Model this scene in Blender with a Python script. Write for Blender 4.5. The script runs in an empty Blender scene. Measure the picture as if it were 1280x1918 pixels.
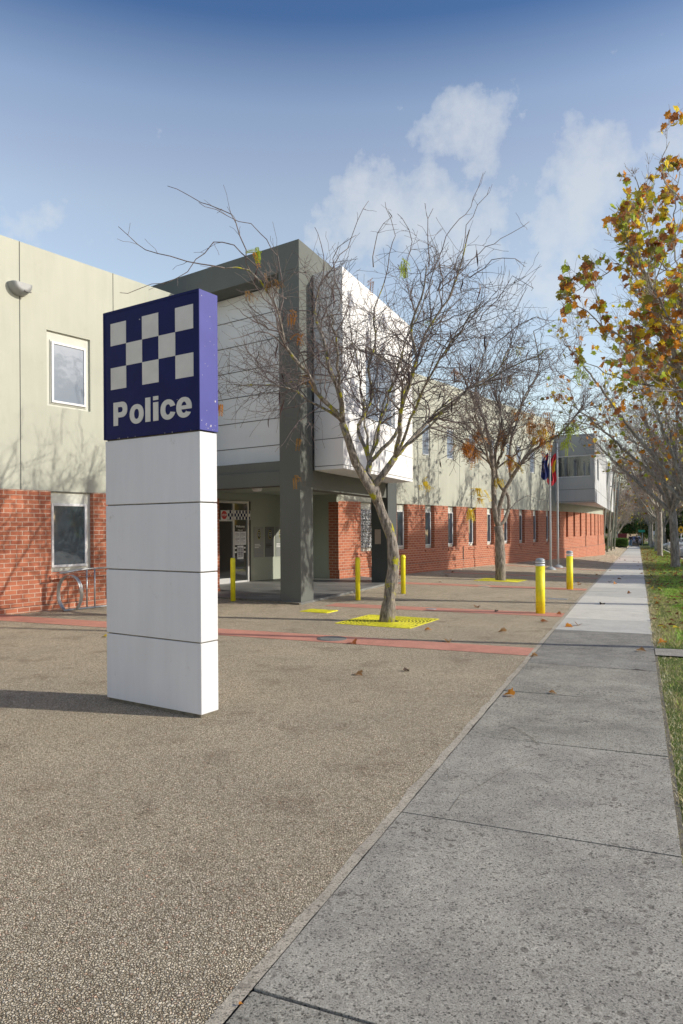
import bpy, bmesh, math, random
from math import sin, cos, tan, pi, radians, sqrt, atan, atan2, degrees
from mathutils import Vector, Matrix, noise
SC = bpy.context.scene
COL = SC.collection
# ---------------------------------------------------------------- layout maths
FPX = 1310.0
ZC = 1.55
AL = atan(556 / FPX)            # direction of the footpath, from +Y towards +X
AF = atan(950 / FPX)            # direction of the long facade
PD = Vector((sin(AL), cos(AL), 0)); PR = Vector((cos(AL), -sin(AL), 0))    # along path, right of path
F = Vector((sin(AF), cos(AF), 0)); N = Vector((cos(AF), -sin(AF), 0))      # along facade, out of facade
UP = Vector((0, 0, 1))
QF = -12.72
SUN_AZ = radians(-12.0); SUN_EL = radians(25.5)
SUN = Vector((cos(SUN_AZ) * cos(SUN_EL), sin(SUN_AZ) * cos(SUN_EL), sin(SUN_EL)))

def drop(t):
    if t < 0: return 0.0
    return .005 * t if t < 17 else .085 + .014 * (t - 17)
def wfac(t):
    return (QF - t * PD.dot(N)) / (-PR.dot(N))
def gz_tw(t, w):
    lam = max(0.0, min(1.0, (w - 1.21) / max(wfac(t) - 1.21, 2.5)))
    return -drop(min(t, 260)) * (1 - .65 * lam)
def gz(x, y):
    return gz_tw(x * PD.x + y * PD.y, -(x * PR.x + y * PR.y))
def TW(t, w, dz=0.0):
    v = PD * t - PR * w
    return Vector((v.x, v.y, gz_tw(t, w) + dz))
def BPt(p, q, z=0.0):
    v = F * p + N * q
    return Vector((v.x, v.y, z))
def gp(x, y, dz=0.0): return Vector((x, y, gz(x, y) + dz))
ROLL = .0065
def ray(px, py):
    x = px - 640; y = py - 959
    return (x * cos(ROLL) - y * sin(ROLL)) / FPX, (x * sin(ROLL) + y * cos(ROLL) - 31) / FPX
def at(px, py, D):
    """world point seen at photo pixel (px,py) at depth D metres"""
    u, v = ray(px, py)
    return Vector((u * D, D, ZC - v * D))
def gnd(px, py):
    u, v = ray(px, py); D = ZC / v
    for i in range(50): D = (ZC - gz(u * D, D)) / v
    return Vector((u * D, D, gz(u * D, D)))

# ---------------------------------------------------------------- materials
MATS = {}
class NT:
    def __init__(s, m): s.t = m.node_tree; s.n = s.t.nodes; s.l = s.t.links
    def new(s, ty, **k):
        nd = s.n.new(ty)
        for a, b in k.items(): setattr(nd, a, b)
        return nd
    def link(s, a, b): s.l.new(a, b)
def mat(name, color=(.5, .5, .5), rough=.6, metal=0.0, spec=.5, var=0.0, vscale=3.0, bump=0.0, bscale=60.0, color2=None, coat=0.0, uv=False):
    """principled material whose colour wanders between color and color2 by noise, with a noise bump"""
    if name in MATS: return MATS[name]
    m = bpy.data.materials.new(name); m.use_nodes = True; T = NT(m)
    b = T.n['Principled BSDF']
    b.inputs['Base Color'].default_value = (*color, 1); b.inputs['Roughness'].default_value = rough
    b.inputs['Metallic'].default_value = metal; b.inputs['Specular IOR Level'].default_value = spec
    if coat: b.inputs['Coat Weight'].default_value = coat
    tc = T.new('ShaderNodeTexCoord')
    src = tc.outputs['UV'] if uv else tc.outputs['Object']
    if var > 0 or color2:
        nz = T.new('ShaderNodeTexNoise'); nz.inputs['Scale'].default_value = vscale; nz.inputs['Detail'].default_value = 6; nz.inputs['Roughness'].default_value = .6
        T.link(src, nz.inputs['Vector'])
        rp = T.new('ShaderNodeValToRGB'); rp.color_ramp.elements[0].position = .32; rp.color_ramp.elements[1].position = .68
        c2 = color2 if color2 else tuple(min(1, c * (1 + var)) for c in color)
        c1 = color if color2 else tuple(c * (1 - var) for c in color)
        rp.color_ramp.elements[0].color = (*c1, 1); rp.color_ramp.elements[1].color = (*c2, 1)
        T.link(nz.outputs['Fac'], rp.inputs['Fac']); T.link(rp.outputs['Color'], b.inputs['Base Color'])
    if bump > 0:
        nb = T.new('ShaderNodeTexNoise'); nb.inputs['Scale'].default_value = bscale; nb.inputs['Detail'].default_value = 4
        T.link(src, nb.inputs['Vector'])
        bp = T.new('ShaderNodeBump'); bp.inputs['Strength'].default_value = 1; bp.inputs['Distance'].default_value = bump
        T.link(nb.outputs['Fac'], bp.inputs['Height']); T.link(bp.outputs['Normal'], b.inputs['Normal'])
    MATS[name] = m
    return m
def ramp(T, els, interp='LINEAR'):
    r = T.new('ShaderNodeValToRGB'); cr = r.color_ramp; cr.interpolation = interp
    while len(cr.elements) < len(els): cr.elements.new(.5)
    for e, (p, c) in zip(cr.elements, els): e.position = p; e.color = (*c, 1)
    return r
def mixc(T, fac, a, b, mode='MIX'):
    m = T.new('ShaderNodeMix'); m.data_type = 'RGBA'; m.blend_type = mode
    for i, v in ((0, fac), (6, a), (7, b)):
        if hasattr(v, 'is_output') or isinstance(v, bpy.types.NodeSocket): T.link(v, m.inputs[i])
        elif i == 0: m.inputs[0].default_value = v
        else: m.inputs[i].default_value = (*v, 1)
    return m.outputs[2]
def math_(T, op, a, b=0.0, clamp=False):
    m = T.new('ShaderNodeMath'); m.operation = op; m.use_clamp = clamp
    for i, v in ((0, a), (1, b)):
        if isinstance(v, bpy.types.NodeSocket): T.link(v, m.inputs[i])
        else: m.inputs[i].default_value = v
    return m.outputs[0]
def nz_(T, src, scale, detail=4, rough=.55):
    n = T.new('ShaderNodeTexNoise'); n.inputs['Scale'].default_value = scale; n.inputs['Detail'].default_value = detail; n.inputs['Roughness'].default_value = rough
    T.link(src, n.inputs['Vector']); return n.outputs['Fac']
def bump_(T, h, dist, b, strength=1.0):
    bp = T.new('ShaderNodeBump'); bp.inputs['Strength'].default_value = strength; bp.inputs['Distance'].default_value = dist
    T.link(h, bp.inputs['Height']); T.link(bp.outputs['Normal'], b.inputs['Normal'])
def newmat(name):
    m = bpy.data.materials.new(name); m.use_nodes = True; T = NT(m); MATS[name] = m
    tc = T.new('ShaderNodeTexCoord')
    return m, T, T.n['Principled BSDF'], tc

def m_brick():
    m, T, b, tc = newmat('brick')
    br = T.new('ShaderNodeTexBrick')
    T.link(tc.outputs['UV'], br.inputs['Vector'])
    br.inputs['Scale'].default_value = 1; br.inputs['Brick Width'].default_value = .24; br.inputs['Row Height'].default_value = .0857
    br.inputs['Mortar Size'].default_value = .0075; br.inputs['Mortar Smooth'].default_value = .15; br.inputs['Bias'].default_value = -.1
    br.inputs['Color1'].default_value = (.47, .168, .092, 1); br.inputs['Color2'].default_value = (.34, .108, .062, 1); br.inputs['Mortar'].default_value = (.60, .48, .38, 1)
    n1 = nz_(T, tc.outputs['UV'], 1.3, 5); n2 = nz_(T, tc.outputs['UV'], 55, 3)
    c = mixc(T, math_(T, 'MULTIPLY', n1, .45), br.outputs['Color'], (.42, .15, .09))
    c = mixc(T, .35, c, mixc(T, n2, (.25, .25, .25), (.9, .9, .9)), 'OVERLAY')
    T.link(c, b.inputs['Base Color']); b.inputs['Roughness'].default_value = .85; b.inputs['Specular IOR Level'].default_value = .2
    h = math_(T, 'ADD', math_(T, 'MULTIPLY', br.outputs['Fac'], -1.0), math_(T, 'MULTIPLY', n2, .25))
    bump_(T, h, .006, b)
    return m
def m_render(name, c, dark=.78, streak=.25):
    """painted concrete panel: faint mottling, vertical weather streaks, fine grain"""
    m, T, b, tc = newmat(name)
    mp = T.new('ShaderNodeMapping'); mp.inputs['Scale'].default_value = (3.0, .28, 1); T.link(tc.outputs['UV'], mp.inputs['Vector'])
    s = nz_(T, mp.outputs['Vector'], 1.6, 6, .65); g = nz_(T, tc.outputs['UV'], .7, 5); f = nz_(T, tc.outputs['UV'], 120, 2)
    r1 = ramp(T, [(.35, tuple(x * dark for x in c)), (.62, c)]); T.link(s, r1.inputs['Fac'])
    r2 = ramp(T, [(.3, tuple(x * .9 for x in c)), (.7, tuple(min(1, x * 1.05) for x in c))]); T.link(g, r2.inputs['Fac'])
    col = mixc(T, streak, r2.outputs['Color'], r1.outputs['Color'])
    T.link(col, b.inputs['Base Color']); b.inputs['Roughness'].default_value = .75; b.inputs['Specular IOR Level'].default_value = .25
    bump_(T, f, .0015, b)
    return m
def m_aggregate():
    m, T, b, tc = newmat('exposed_aggregate')
    src = tc.outputs['UV']
    d1 = T.new('ShaderNodeVectorMath'); d1.operation = 'ADD'
    nn = T.new('ShaderNodeTexNoise'); nn.inputs['Scale'].default_value = 60; T.link(src, nn.inputs['Vector'])
    sc = T.new('ShaderNodeVectorMath'); sc.operation = 'SCALE'; sc.inputs['Scale'].default_value = .017; T.link(nn.outputs['Color'], sc.inputs[0])
    T.link(src, d1.inputs[0]); T.link(sc.outputs[0], d1.inputs[1])
    v = T.new('ShaderNodeTexVoronoi'); v.feature = 'F1'; v.inputs['Scale'].default_value = 92; v.inputs['Randomness'].default_value = 1; T.link(d1.outputs[0], v.inputs['Vector'])
    ve = T.new('ShaderNodeTexVoronoi'); ve.feature = 'DISTANCE_TO_EDGE'; ve.inputs['Scale'].default_value = 92; T.link(d1.outputs[0], ve.inputs['Vector'])
    sep = T.new('ShaderNodeSeparateColor'); T.link(v.outputs['Color'], sep.inputs[0])
    st = ramp(T, [(0, (.51, .45, .345)), (.35, (.69, .62, .485)), (.75, (.80, .73, .585)), (.93, (.86, .79, .65)), (.97, (.72, .50, .36)), (1, (.50, .46, .39))])
    T.link(sep.outputs[0], st.inputs['Fac'])
    e = ramp(T, [(0.0, (.10, .085, .065)), (.07, (.42, .39, .34)), (.16, (1, 1, 1))]); T.link(ve.outputs['Distance'], e.inputs['Fac'])
    c = mixc(T, 1.0, st.outputs['Color'], e.outputs['Color'], 'MULTIPLY')
    big = nz_(T, src, .75, 5, .62); mid = nz_(T, src, 9, 4)
    c = mixc(T, 1.0, c, mixc(T, big, (.72, .70, .69), (1.32, 1.27, 1.18)), 'MULTIPLY')
    c = mixc(T, 1.0, c, mixc(T, mid, (.88, .88, .88), (1.10, 1.10, 1.10)), 'MULTIPLY')
    bs = ramp(T, [(.54, (1, 1, 1)), (.70, (.70, .67, .65))]); T.link(nz_(T, src, 1.7, 5, .7), bs.inputs['Fac'])
    c = mixc(T, 1.0, c, bs.outputs['Color'], 'MULTIPLY')
    T.link(c, b.inputs['Base Color']); b.inputs['Roughness'].default_value = .82; b.inputs['Specular IOR Level'].default_value = .25
    h = math_(T, 'ADD', math_(T, 'MULTIPLY', math_(T, 'MINIMUM', ve.outputs['Distance'], .28), 2.2), math_(T, 'MULTIPLY', sep.outputs[1], .5))
    bump_(T, h, .010, b)
    return m
def m_concrete(name, c, speck=.5, stain=.3):
    m, T, b, tc = newmat(name); src = tc.outputs['UV']
    big = nz_(T, src, .9, 7, .62); mid = nz_(T, src, 6.5, 6, .7); fine = nz_(T, src, 210, 3, .7)
    v = T.new('ShaderNodeTexVoronoi'); v.inputs['Scale'].default_value = 125; T.link(src, v.inputs['Vector'])
    v2 = T.new('ShaderNodeTexVoronoi'); v2.inputs['Scale'].default_value = 46; T.link(src, v2.inputs['Vector'])
    sp = T.new('ShaderNodeSeparateColor'); T.link(v.outputs['Color'], sp.inputs[0])
    sp2 = T.new('ShaderNodeSeparateColor'); T.link(v2.outputs['Color'], sp2.inputs[0])
    base = mixc(T, big, tuple(x * (1 - stain) for x in c), tuple(min(1, x * (1 + stain * .6)) for x in c))
    base = mixc(T, 1.0, base, mixc(T, mid, (.80, .80, .80), (1.15, 1.15, 1.14)), 'MULTIPLY')
    rs = ramp(T, [(0, tuple([1 - speck] * 3)), (.22, (1, 1, 1)), (.8, (1, 1, 1)), (1, tuple([1 + speck * .5] * 3))]); T.link(sp.outputs[0], rs.inputs['Fac'])
    base = mixc(T, 1.0, base, rs.outputs['Color'], 'MULTIPLY')
    # scattered exposed stones, where the paste has worn off
    wear = ramp(T, [(.47, (0, 0, 0)), (.60, (1, 1, 1))]); T.link(nz_(T, src, 1.6, 5, .7), wear.inputs['Fac'])
    rk = ramp(T, [(0, (.35, .33, .32)), (.10, (.45, .44, .43)), (.14, (1, 1, 1))]); T.link(sp2.outputs[1], rk.inputs['Fac'])
    st = mixc(T, math_(T, 'MULTIPLY', wear.outputs['Color'], speck * 1.2, True), (1, 1, 1), rk.outputs['Color'])
    base = mixc(T, 1.0, base, st, 'MULTIPLY')
    gr1 = ramp(T, [(.36, tuple([1 - speck * .75] * 3)), (.47, (1, 1, 1)), (.60, (1, 1, 1)), (.68, tuple([1 + speck * .45] * 3))]); T.link(nz_(T, src, 150, 2, .6), gr1.inputs['Fac'])
    base = mixc(T, 1.0, base, gr1.outputs['Color'], 'MULTIPLY')
    gd = ramp(T, [(.40, (1, 1, 1)), (.66, (1 - stain * .75, 1 - stain * .75, 1 - stain * .72))]); T.link(nz_(T, src, 2.3, 6, .72), gd.inputs['Fac'])
    base = mixc(T, 1.0, base, gd.outputs['Color'], 'MULTIPLY')
    T.link(base, b.inputs['Base Color']); b.inputs['Roughness'].default_value = .8; b.inputs['Specular IOR Level'].default_value = .25
    bump_(T, math_(T, 'ADD', fine, math_(T, 'MULTIPLY', sp.outputs[0], .6)), .0022 * (speck + .2), b)
    return m
def m_soil(name, cols, scale=5):
    m, T, b, tc = newmat(name); src = tc.outputs['Object']
    n = nz_(T, src, scale, 8, .7); r = ramp(T, [(.3 + .4 * i / (len(cols) - 1), c) for i, c in enumerate(cols)]); T.link(n, r.inputs['Fac'])
    f = nz_(T, src, 70, 4, .7)
    c = mixc(T, 1.0, r.outputs['Color'], mixc(T, f, (.55, .55, .55), (1.3, 1.3, 1.3)), 'MULTIPLY')
    T.link(c, b.inputs['Base Color']); b.inputs['Roughness'].default_value = .95; b.inputs['Specular IOR Level'].default_value = .1
    bump_(T, f, .02, b)
    return m
def m_glass(name, c=(.015, .022, .03), refl=.5, rough=.03, tint=(.85, .92, 1)):
    m, T, b, tc = newmat(name)
    b.inputs['Base Color'].default_value = (*c, 1); b.inputs['Roughness'].default_value = .3
    g = T.new('ShaderNodeBsdfGlossy'); g.inputs['Roughness'].default_value = rough; g.inputs['Color'].default_value = (*tint, 1)
    n = nz_(T, tc.outputs['Object'], 1.5, 2)
    bp = T.new('ShaderNodeBump'); bp.inputs['Distance'].default_value = .004; T.link(n, bp.inputs['Height']); T.link(bp.outputs['Normal'], g.inputs['Normal'])
    mx = T.new('ShaderNodeMixShader'); mx.inputs[0].default_value = refl
    T.link(b.outputs[0], mx.inputs[1]); T.link(g.outputs[0], mx.inputs[2]); T.link(mx.outputs[0], T.n['Material Output'].inputs[0])
    return m
def m_leaf(name, c, c2):
    m, T, b, tc = newmat(name)
    n = nz_(T, tc.outputs['Object'], 14, 3); col = mixc(T, n, c, c2)
    T.link(col, b.inputs['Base Color']); b.inputs['Roughness'].default_value = .55; b.inputs['Specular IOR Level'].default_value = .3
    tr = T.new('ShaderNodeBsdfTranslucent'); T.link(col, tr.inputs['Color'])
    mx = T.new('ShaderNodeMixShader'); mx.inputs[0].default_value = .5
    T.link(b.outputs[0], mx.inputs[1]); T.link(tr.outputs[0], mx.inputs[2]); T.link(mx.outputs[0], T.n['Material Output'].inputs[0])
    return m
def m_bark(name, c1, c2, moss=None, scale=9):
    m, T, b, tc = newmat(name)
    mp = T.new('ShaderNodeMapping'); mp.inputs['Scale'].default_value = (1.0, 1.0, .22); T.link(tc.outputs['Object'], mp.inputs['Vector'])
    a = nz_(T, mp.outputs['Vector'], scale * 3, 6, .7); g = nz_(T, tc.outputs['Object'], scale, 4)
    r = ramp(T, [(.36, c1), (.64, c2)]); T.link(a, r.inputs['Fac']); col = r.outputs['Color']
    col = mixc(T, 1.0, col, mixc(T, g, (.7, .7, .7), (1.25, 1.25, 1.25)), 'MULTIPLY')
    if moss:
        k = ramp(T, [(.55, (0, 0, 0)), (.61, (1, 1, 1))]); T.link(nz_(T, tc.outputs['Object'], 5.5, 5, .7), k.inputs['Fac'])
        col = mixc(T, k.outputs['Color'], col, moss)
    T.link(col, b.inputs['Base Color']); b.inputs['Roughness'].default_value = .9; b.inputs['Specular IOR Level'].default_value = .2
    bump_(T, math_(T, 'ADD', a, math_(T, 'MULTIPLY', g, .6)), .032, b)
    return m
M_BRICK = m_brick()
M_CREAM = m_render('cream_paint', (.485, .495, .415))
M_CREAM2 = m_render('window_surround_paint', (.62, .63, .56))
M_OLIVE = m_render('olive_grey_paint', (.138, .148, .136), .85, .2)
M_GREY = m_render('charcoal_grey_paint', (.085, .095, .095), .85, .2)
M_PANEL = m_render('white_cladding', (.78, .80, .82), .93, .2)
M_PANEL2 = m_render('white_bay_cladding', (.84, .84, .84), .93, .2)
M_GREYP = m_render('grey_cladding', (.36, .38, .39), .93, .2)
M_AGG = m_aggregate()
M_PATH = m_concrete('old_concrete', (.50, .47, .40), .70, .40)
M_PATHN = m_concrete('new_concrete', (.74, .72, .65), .22, .12)
M_RED = m_concrete('red_paving_band', (.68, .32, .235), .25, .22)
M_MORTAR = m_concrete('edge_mortar', (.60, .54, .43), .6, .35)
M_SOIL = m_soil('bare_soil', [(.13, .10, .065), (.20, .155, .10), (.26, .215, .14)])
M_TURF = m_soil('turf_base', [(.08, .14, .03), (.14, .19, .05), (.26, .24, .11)], 1.2)
M_JOINT = mat('joint', (.10, .09, .07), .95, color2=(.22, .20, .15), vscale=14)
M_GAP = mat('panel_gap', (.07, .075, .07), .8)
M_FRAME = mat('window_frame_white', (.74, .75, .76), .4, var=.05)
M_GLASS = m_glass('window_glass', (.02, .045, .07), .18)
M_GLASSU = m_glass('upper_glass_painted_sky', (.19, .235, .30), .06)  # pale sky reflection put into the base colour, little real gloss
M_DGLASS = m_glass('door_glass', (.008, .009, .01), .16)
M_SIGNW = m_render('sign_white', (.74, .75, .765), .88, .5)
def scuff(m, c, lo, hi, sc, amt=.6):
    T = NT(m); b = T.n['Principled BSDF']; lk = b.inputs['Base Color'].links[0].from_socket
    tc = [x for x in T.n if x.type == 'TEX_COORD'][0]
    k = ramp(T, [(lo, (0, 0, 0)), (hi, (amt, amt, amt))]); T.link(nz_(T, tc.outputs['Object'], sc, 7, .75), k.inputs['Fac'])
    T.link(mixc(T, k.outputs['Color'], lk, c), b.inputs['Base Color'])
scuff(M_SIGNW, (.42, .41, .38), .62, .72, 5, .55); scuff(M_SIGNW, (.2, .2, .19), .70, .74, 30, .7)
scuff(M_CREAM, (.34, .33, .25), .60, .74, 1.1, .4); scuff(M_PANEL2, (.5, .5, .47), .60, .72, 2.2, .4); scuff(M_BRICK, (.20, .09, .06), .56, .70, 1.6, .5); scuff(M_BRICK, (.60, .42, .33), .62, .72, 3.4, .45)
M_BLUE = mat('sign_blue', (.007, .012, .085), .5, spec=.12, var=.12, vscale=4)
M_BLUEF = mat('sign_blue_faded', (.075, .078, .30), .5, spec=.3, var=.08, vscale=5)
M_SILV = mat('sign_reflective', (.62, .61, .57), .42, var=.06, vscale=6)
M_YEL = mat('yellow_paint', (.80, .69, .02), .5, color2=(.97, .86, .02), vscale=7, bump=.0015, bscale=40)
M_YELG = mat('yellow_grate_paint', (.88, .80, .03), .6, var=.18, vscale=14)
scuff(M_YEL, (.30, .25, .06), .62, .68, 22, .8); scuff(M_YELG, (.30, .26, .10), .55, .66, 6, .6)
M_CAP = mat('grey_cap', (.33, .36, .38), .4, var=.1)
M_BAND = mat('reflective_band', (.68, .70, .72), .3)
M_GALV = mat('galvanised_steel', (.42, .44, .46), .38, metal=.7, var=.15, vscale=12)
M_POLE = mat('pole_paint', (.42, .45, .47), .4, var=.1, vscale=6)
M_POLE2 = mat('green_grey_pole', (.24, .26, .225), .5, var=.12)
M_ALU = mat('aluminium', (.62, .63, .64), .35, metal=.5, var=.05)
M_BARK = m_bark('locust_bark', (.10, .085, .07), (.42, .375, .32), (.42, .40, .03))
M_BARK2 = m_bark('locust_bark_dry', (.11, .092, .078), (.44, .39, .33))
M_TWIG = mat('twig', (.095, .072, .068), .8, color2=(.22, .18, .165), vscale=5)
M_PLBARK = m_bark('plane_bark', (.19, .175, .145), (.48, .45, .39), None, 5)
M_PLTWIG = mat('plane_twig', (.26, .225, .20), .8, color2=(.44, .385, .34), vscale=3)
M_POD = mat('seed_pod', (.035, .016, .018), .5, color2=(.06, .025, .022), vscale=20)
M_LY = m_leaf('leaf_yellow', (.85, .62, .04), (.68, .56, .06))
M_LO = m_leaf('leaf_orange', (.75, .32, .04), (.58, .24, .04))
M_LR = m_leaf('leaf_rust', (.42, .17, .06), (.32, .13, .055))
M_LG = m_leaf('leaf_green', (.48, .56, .06), (.34, .44, .06))
M_LD = m_leaf('leaf_olive', (.26, .29, .05), (.32, .24, .06))
M_EV = m_leaf('evergreen_leaf', (.10, .19, .04), (.16, .25, .07))
M_EV2 = m_leaf('dull_leaf', (.34, .33, .13), (.40, .33, .17))
M_WHITE = mat('plain_white', (.78, .78, .77), .5)
M_BLACK = mat('plain_black', (.02, .02, .022), .45)
M_DARK = mat('dark_interior', (.03, .03, .03), .8)

# ---------------------------------------------------------------- mesh builder
class MB:
    def __init__(s): s.v = []; s.f = []; s.m = []; s.sm = []
    def add(s, vs, fs, mi=0, smooth=False):
        o = len(s.v); s.v += [Vector(v) for v in vs]
        for f in fs: s.f.append([i + o for i in f]); s.m.append(mi); s.sm.append(smooth)
    def box(s, O, A, B, C, mi=0):
        """box from corner O with edge vectors A,B,C (right handed)"""
        if A.cross(B).dot(C) < 0: A, B = B, A
        vs = [O, O + A, O + A + B, O + B, O + C, O + A + C, O + A + B + C, O + B + C]
        s.add(vs, [(0, 3, 2, 1), (4, 5, 6, 7), (0, 1, 5, 4), (1, 2, 6, 5), (2, 3, 7, 6), (3, 0, 4, 7)], mi)
    def bq(s, p0, p1, q0, q1, z0, z1, mi=0):
        s.box(BPt(p0, q0, z0), F * (p1 - p0), N * (q1 - q0), UP * (z1 - z0), mi)
    def cbox(s, c, sx, sy, sz, rz=0, mi=0):
        a = Vector((cos(rz), sin(rz), 0)); b = Vector((-sin(rz), cos(rz), 0))
        s.box(Vector(c) - a * sx / 2 - b * sy / 2 - UP * sz / 2, a * sx, b * sy, UP * sz, mi)
    def prism(s, poly, z0, z1, mi=0):
        n = len(poly); ar = sum(poly[i][0] * poly[(i + 1) % n][1] - poly[(i + 1) % n][0] * poly[i][1] for i in range(n))
        if ar < 0: poly = poly[::-1]
        vs = [(p[0], p[1], z0) for p in poly] + [(p[0], p[1], z1) for p in poly]
        s.add(vs, [tuple(range(n))[::-1], tuple(range(n, 2 * n))] + [(i, (i + 1) % n, n + (i + 1) % n, n + i) for i in range(n)], mi)
    def tube(s, pts, rad, k=6, mi=0, cap=True, rough=0.0, rng=None):
        n = len(pts)
        if n < 2: return
        o = len(s.v); t0 = (pts[1] - pts[0]).normalized()
        a = t0.orthogonal().normalized()
        for i in range(n):
            t = (pts[min(i + 1, n - 1)] - pts[max(i - 1, 0)])
            t = t.normalized() if t.length > 1e-9 else t0
            a = (a - t * a.dot(t)); a = a.normalized() if a.length > 1e-6 else t.orthogonal().normalized()
            b = t.cross(a)
            for j in range(k):
                th = 2 * pi * j / k; r = rad[i]
                if rough: r *= 1 + rough * (noise.noise(Vector((cos(th) * 2.2, sin(th) * 2.2, i * .22))) )
                s.v.append(pts[i] + (a * cos(th) + b * sin(th)) * r)
        for i in range(n - 1):
            for j in range(k):
                s.f.append([o + i * k + j, o + i * k + (j + 1) % k, o + (i + 1) * k + (j + 1) % k, o + (i + 1) * k + j]); s.m.append(mi); s.sm.append(True)
        if cap:
            s.f.append([o + j for j in range(k)][::-1]); s.m.append(mi); s.sm.append(False)
            s.f.append([o + (n - 1) * k + j for j in range(k)]); s.m.append(mi); s.sm.append(False)
    def lathe(s, c, prof, k=24, mi=0, axis=UP):
        """prof = [(r,h)...] round axis through c"""
        c = Vector(c); a = axis.orthogonal().normalized(); b = axis.cross(a); o = len(s.v)
        for r, h in prof:
            for j in range(k): s.v.append(c + axis * h + (a * cos(2 * pi * j / k) + b * sin(2 * pi * j / k)) * max(r, 1e-4))
        for i in range(len(prof) - 1):
            for j in range(k):
                s.f.append([o + i * k + j, o + i * k + (j + 1) % k, o + (i + 1) * k + (j + 1) % k, o + (i + 1) * k + j]); s.m.append(mi); s.sm.append(True)
        s.f.append([o + j for j in range(k)][::-1]); s.m.append(mi); s.sm.append(False)
        s.f.append([o + (len(prof) - 1) * k + j for j in range(k)]); s.m.append(mi); s.sm.append(False)
    def build(s, name, mats, parent=None, bevel=0, tag_=None, autosm=False):
        me = bpy.data.meshes.new(name)
        off = parent_world(parent) if parent else Vector((0, 0, 0))
        me.from_pydata([v - off for v in s.v], [], s.f)
        mats = mats if isinstance(mats, (list, tuple)) else [mats]
        for m in mats: me.materials.append(m)
        me.polygons.foreach_set('material_index', s.m); me.polygons.foreach_set('use_smooth', s.sm)
        uv = me.uv_layers.new(name='UVMap'); data = [0.0] * (2 * len(me.loops))
        for p in me.polygons:
            n = p.normal
            if abs(n.z) > .7: ax = (1, 0, 0); ay = (0, 1, 0)
            else:
                l = sqrt(n.x * n.x + n.y * n.y); ax = (-n.y / l, n.x / l, 0); ay = (0, 0, 1)
            for li in p.loop_indices:
                v = s.v[me.loops[li].vertex_index]
                data[2 * li] = v.x * ax[0] + v.y * ax[1]; data[2 * li + 1] = v.y * ay[1] + v.z * ay[2]
        uv.data.foreach_set('uv', data)
        o = bpy.data.objects.new(name, me); COL.objects.link(o)
        if parent: o.parent = parent
        if bevel:
            b = o.modifiers.new('bevel', 'BEVEL'); b.width = bevel; b.segments = 2; b.limit_method = 'ANGLE'; b.angle_limit = radians(40)
        if tag_: tag(o, *tag_)
        return o
def parent_world(o):
    v = Vector((0, 0, 0))
    while o: v += Vector(o.location); o = o.parent
    return v
def tag(o, label=None, cat=None, group=None, kind=None):
    if label: o['label'] = label
    if cat: o['category'] = cat
    if group: o['group'] = group
    if kind: o['kind'] = kind
    return o
def thing(name, loc, label, cat, group=None):
    o = bpy.data.objects.new(name, None); COL.objects.link(o); o.location = Vector(loc); o.empty_display_size = .2
    return tag(o, label, cat, group)
def copy_tree(o, parent=None):
    c = o.copy(); COL.objects.link(c); c.parent = parent
    for ch in [x for x in list(bpy.data.objects) if x.parent == o]: copy_tree(ch, c)
    return c
def struct(name, mb, m, label=None):
    o = mb.build(name, m); o['kind'] = 'structure'
    if label: o['label'] = label
    return o
def text_mesh(name, body, size, origin, ax, ay, m, parent, depth=.002, bold=0.0, width=None):
    """lettering as real geometry; origin = lower left corner, ax / ay unit axes"""
    cu = bpy.data.curves.new(name, 'FONT'); cu.body = body; cu.size = size; cu.extrude = depth / 2; cu.offset = bold
    cu.space_line = .9
    ob = bpy.data.objects.new(name, cu); COL.objects.link(ob)
    bpy.context.view_layer.update()
    me = bpy.data.meshes.new_from_object(ob.evaluated_get(bpy.context.evaluated_depsgraph_get()))
    bpy.data.objects.remove(ob)
    x0 = min(v.co.x for v in me.vertices); x1 = max(v.co.x for v in me.vertices)
    k = (width / (x1 - x0)) if width else 1.0
    az = ax.cross(ay); off = parent_world(parent)
    for v in me.vertices: v.co = origin + ax * ((v.co.x - x0) * k) + ay * v.co.y + az * v.co.z - off
    me.materials.clear(); me.materials.append(m)
    o = bpy.data.objects.new(name, me); COL.objects.link(o); o.parent = parent
    return o
def fill_mesh(name, loops, origin, ax, ay, m, parent, depth=.004):
    """flat shape from closed 2D outlines (holes allowed), given real thickness"""
    cu = bpy.data.curves.new(name, 'CURVE'); cu.dimensions = '2D'; cu.fill_mode = 'BOTH'; cu.extrude = depth / 2
    for lp in loops:
        sp = cu.splines.new('POLY'); sp.points.add(len(lp) - 1); sp.use_cyclic_u = True
        for i, (x, y) in enumerate(lp): sp.points[i].co = (x, y, 0, 1)
    ob = bpy.data.objects.new(name, cu); COL.objects.link(ob)
    bpy.context.view_layer.update()
    me = bpy.data.meshes.new_from_object(ob.evaluated_get(bpy.context.evaluated_depsgraph_get()))
    bpy.data.objects.remove(ob); az = ax.cross(ay); off = parent_world(parent)
    for v in me.vertices: v.co = origin + ax * v.co.x + ay * v.co.y + az * v.co.z - off
    me.materials.clear(); me.materials.append(m)
    o = bpy.data.objects.new(name, me); COL.objects.link(o); o.parent = parent
    return o
def ell(cx, cy, rx, ry, a0=0, a1=360, n=40, pw=1.0):
    r = []
    for i in range(n + 1):
        a = radians(a0 + (a1 - a0) * i / n); c_, s_ = cos(a), sin(a)
        r.append((cx + rx * math.copysign(abs(c_) ** pw, c_), cy + ry * math.copysign(abs(s_) ** pw, s_)))
    return r
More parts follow.
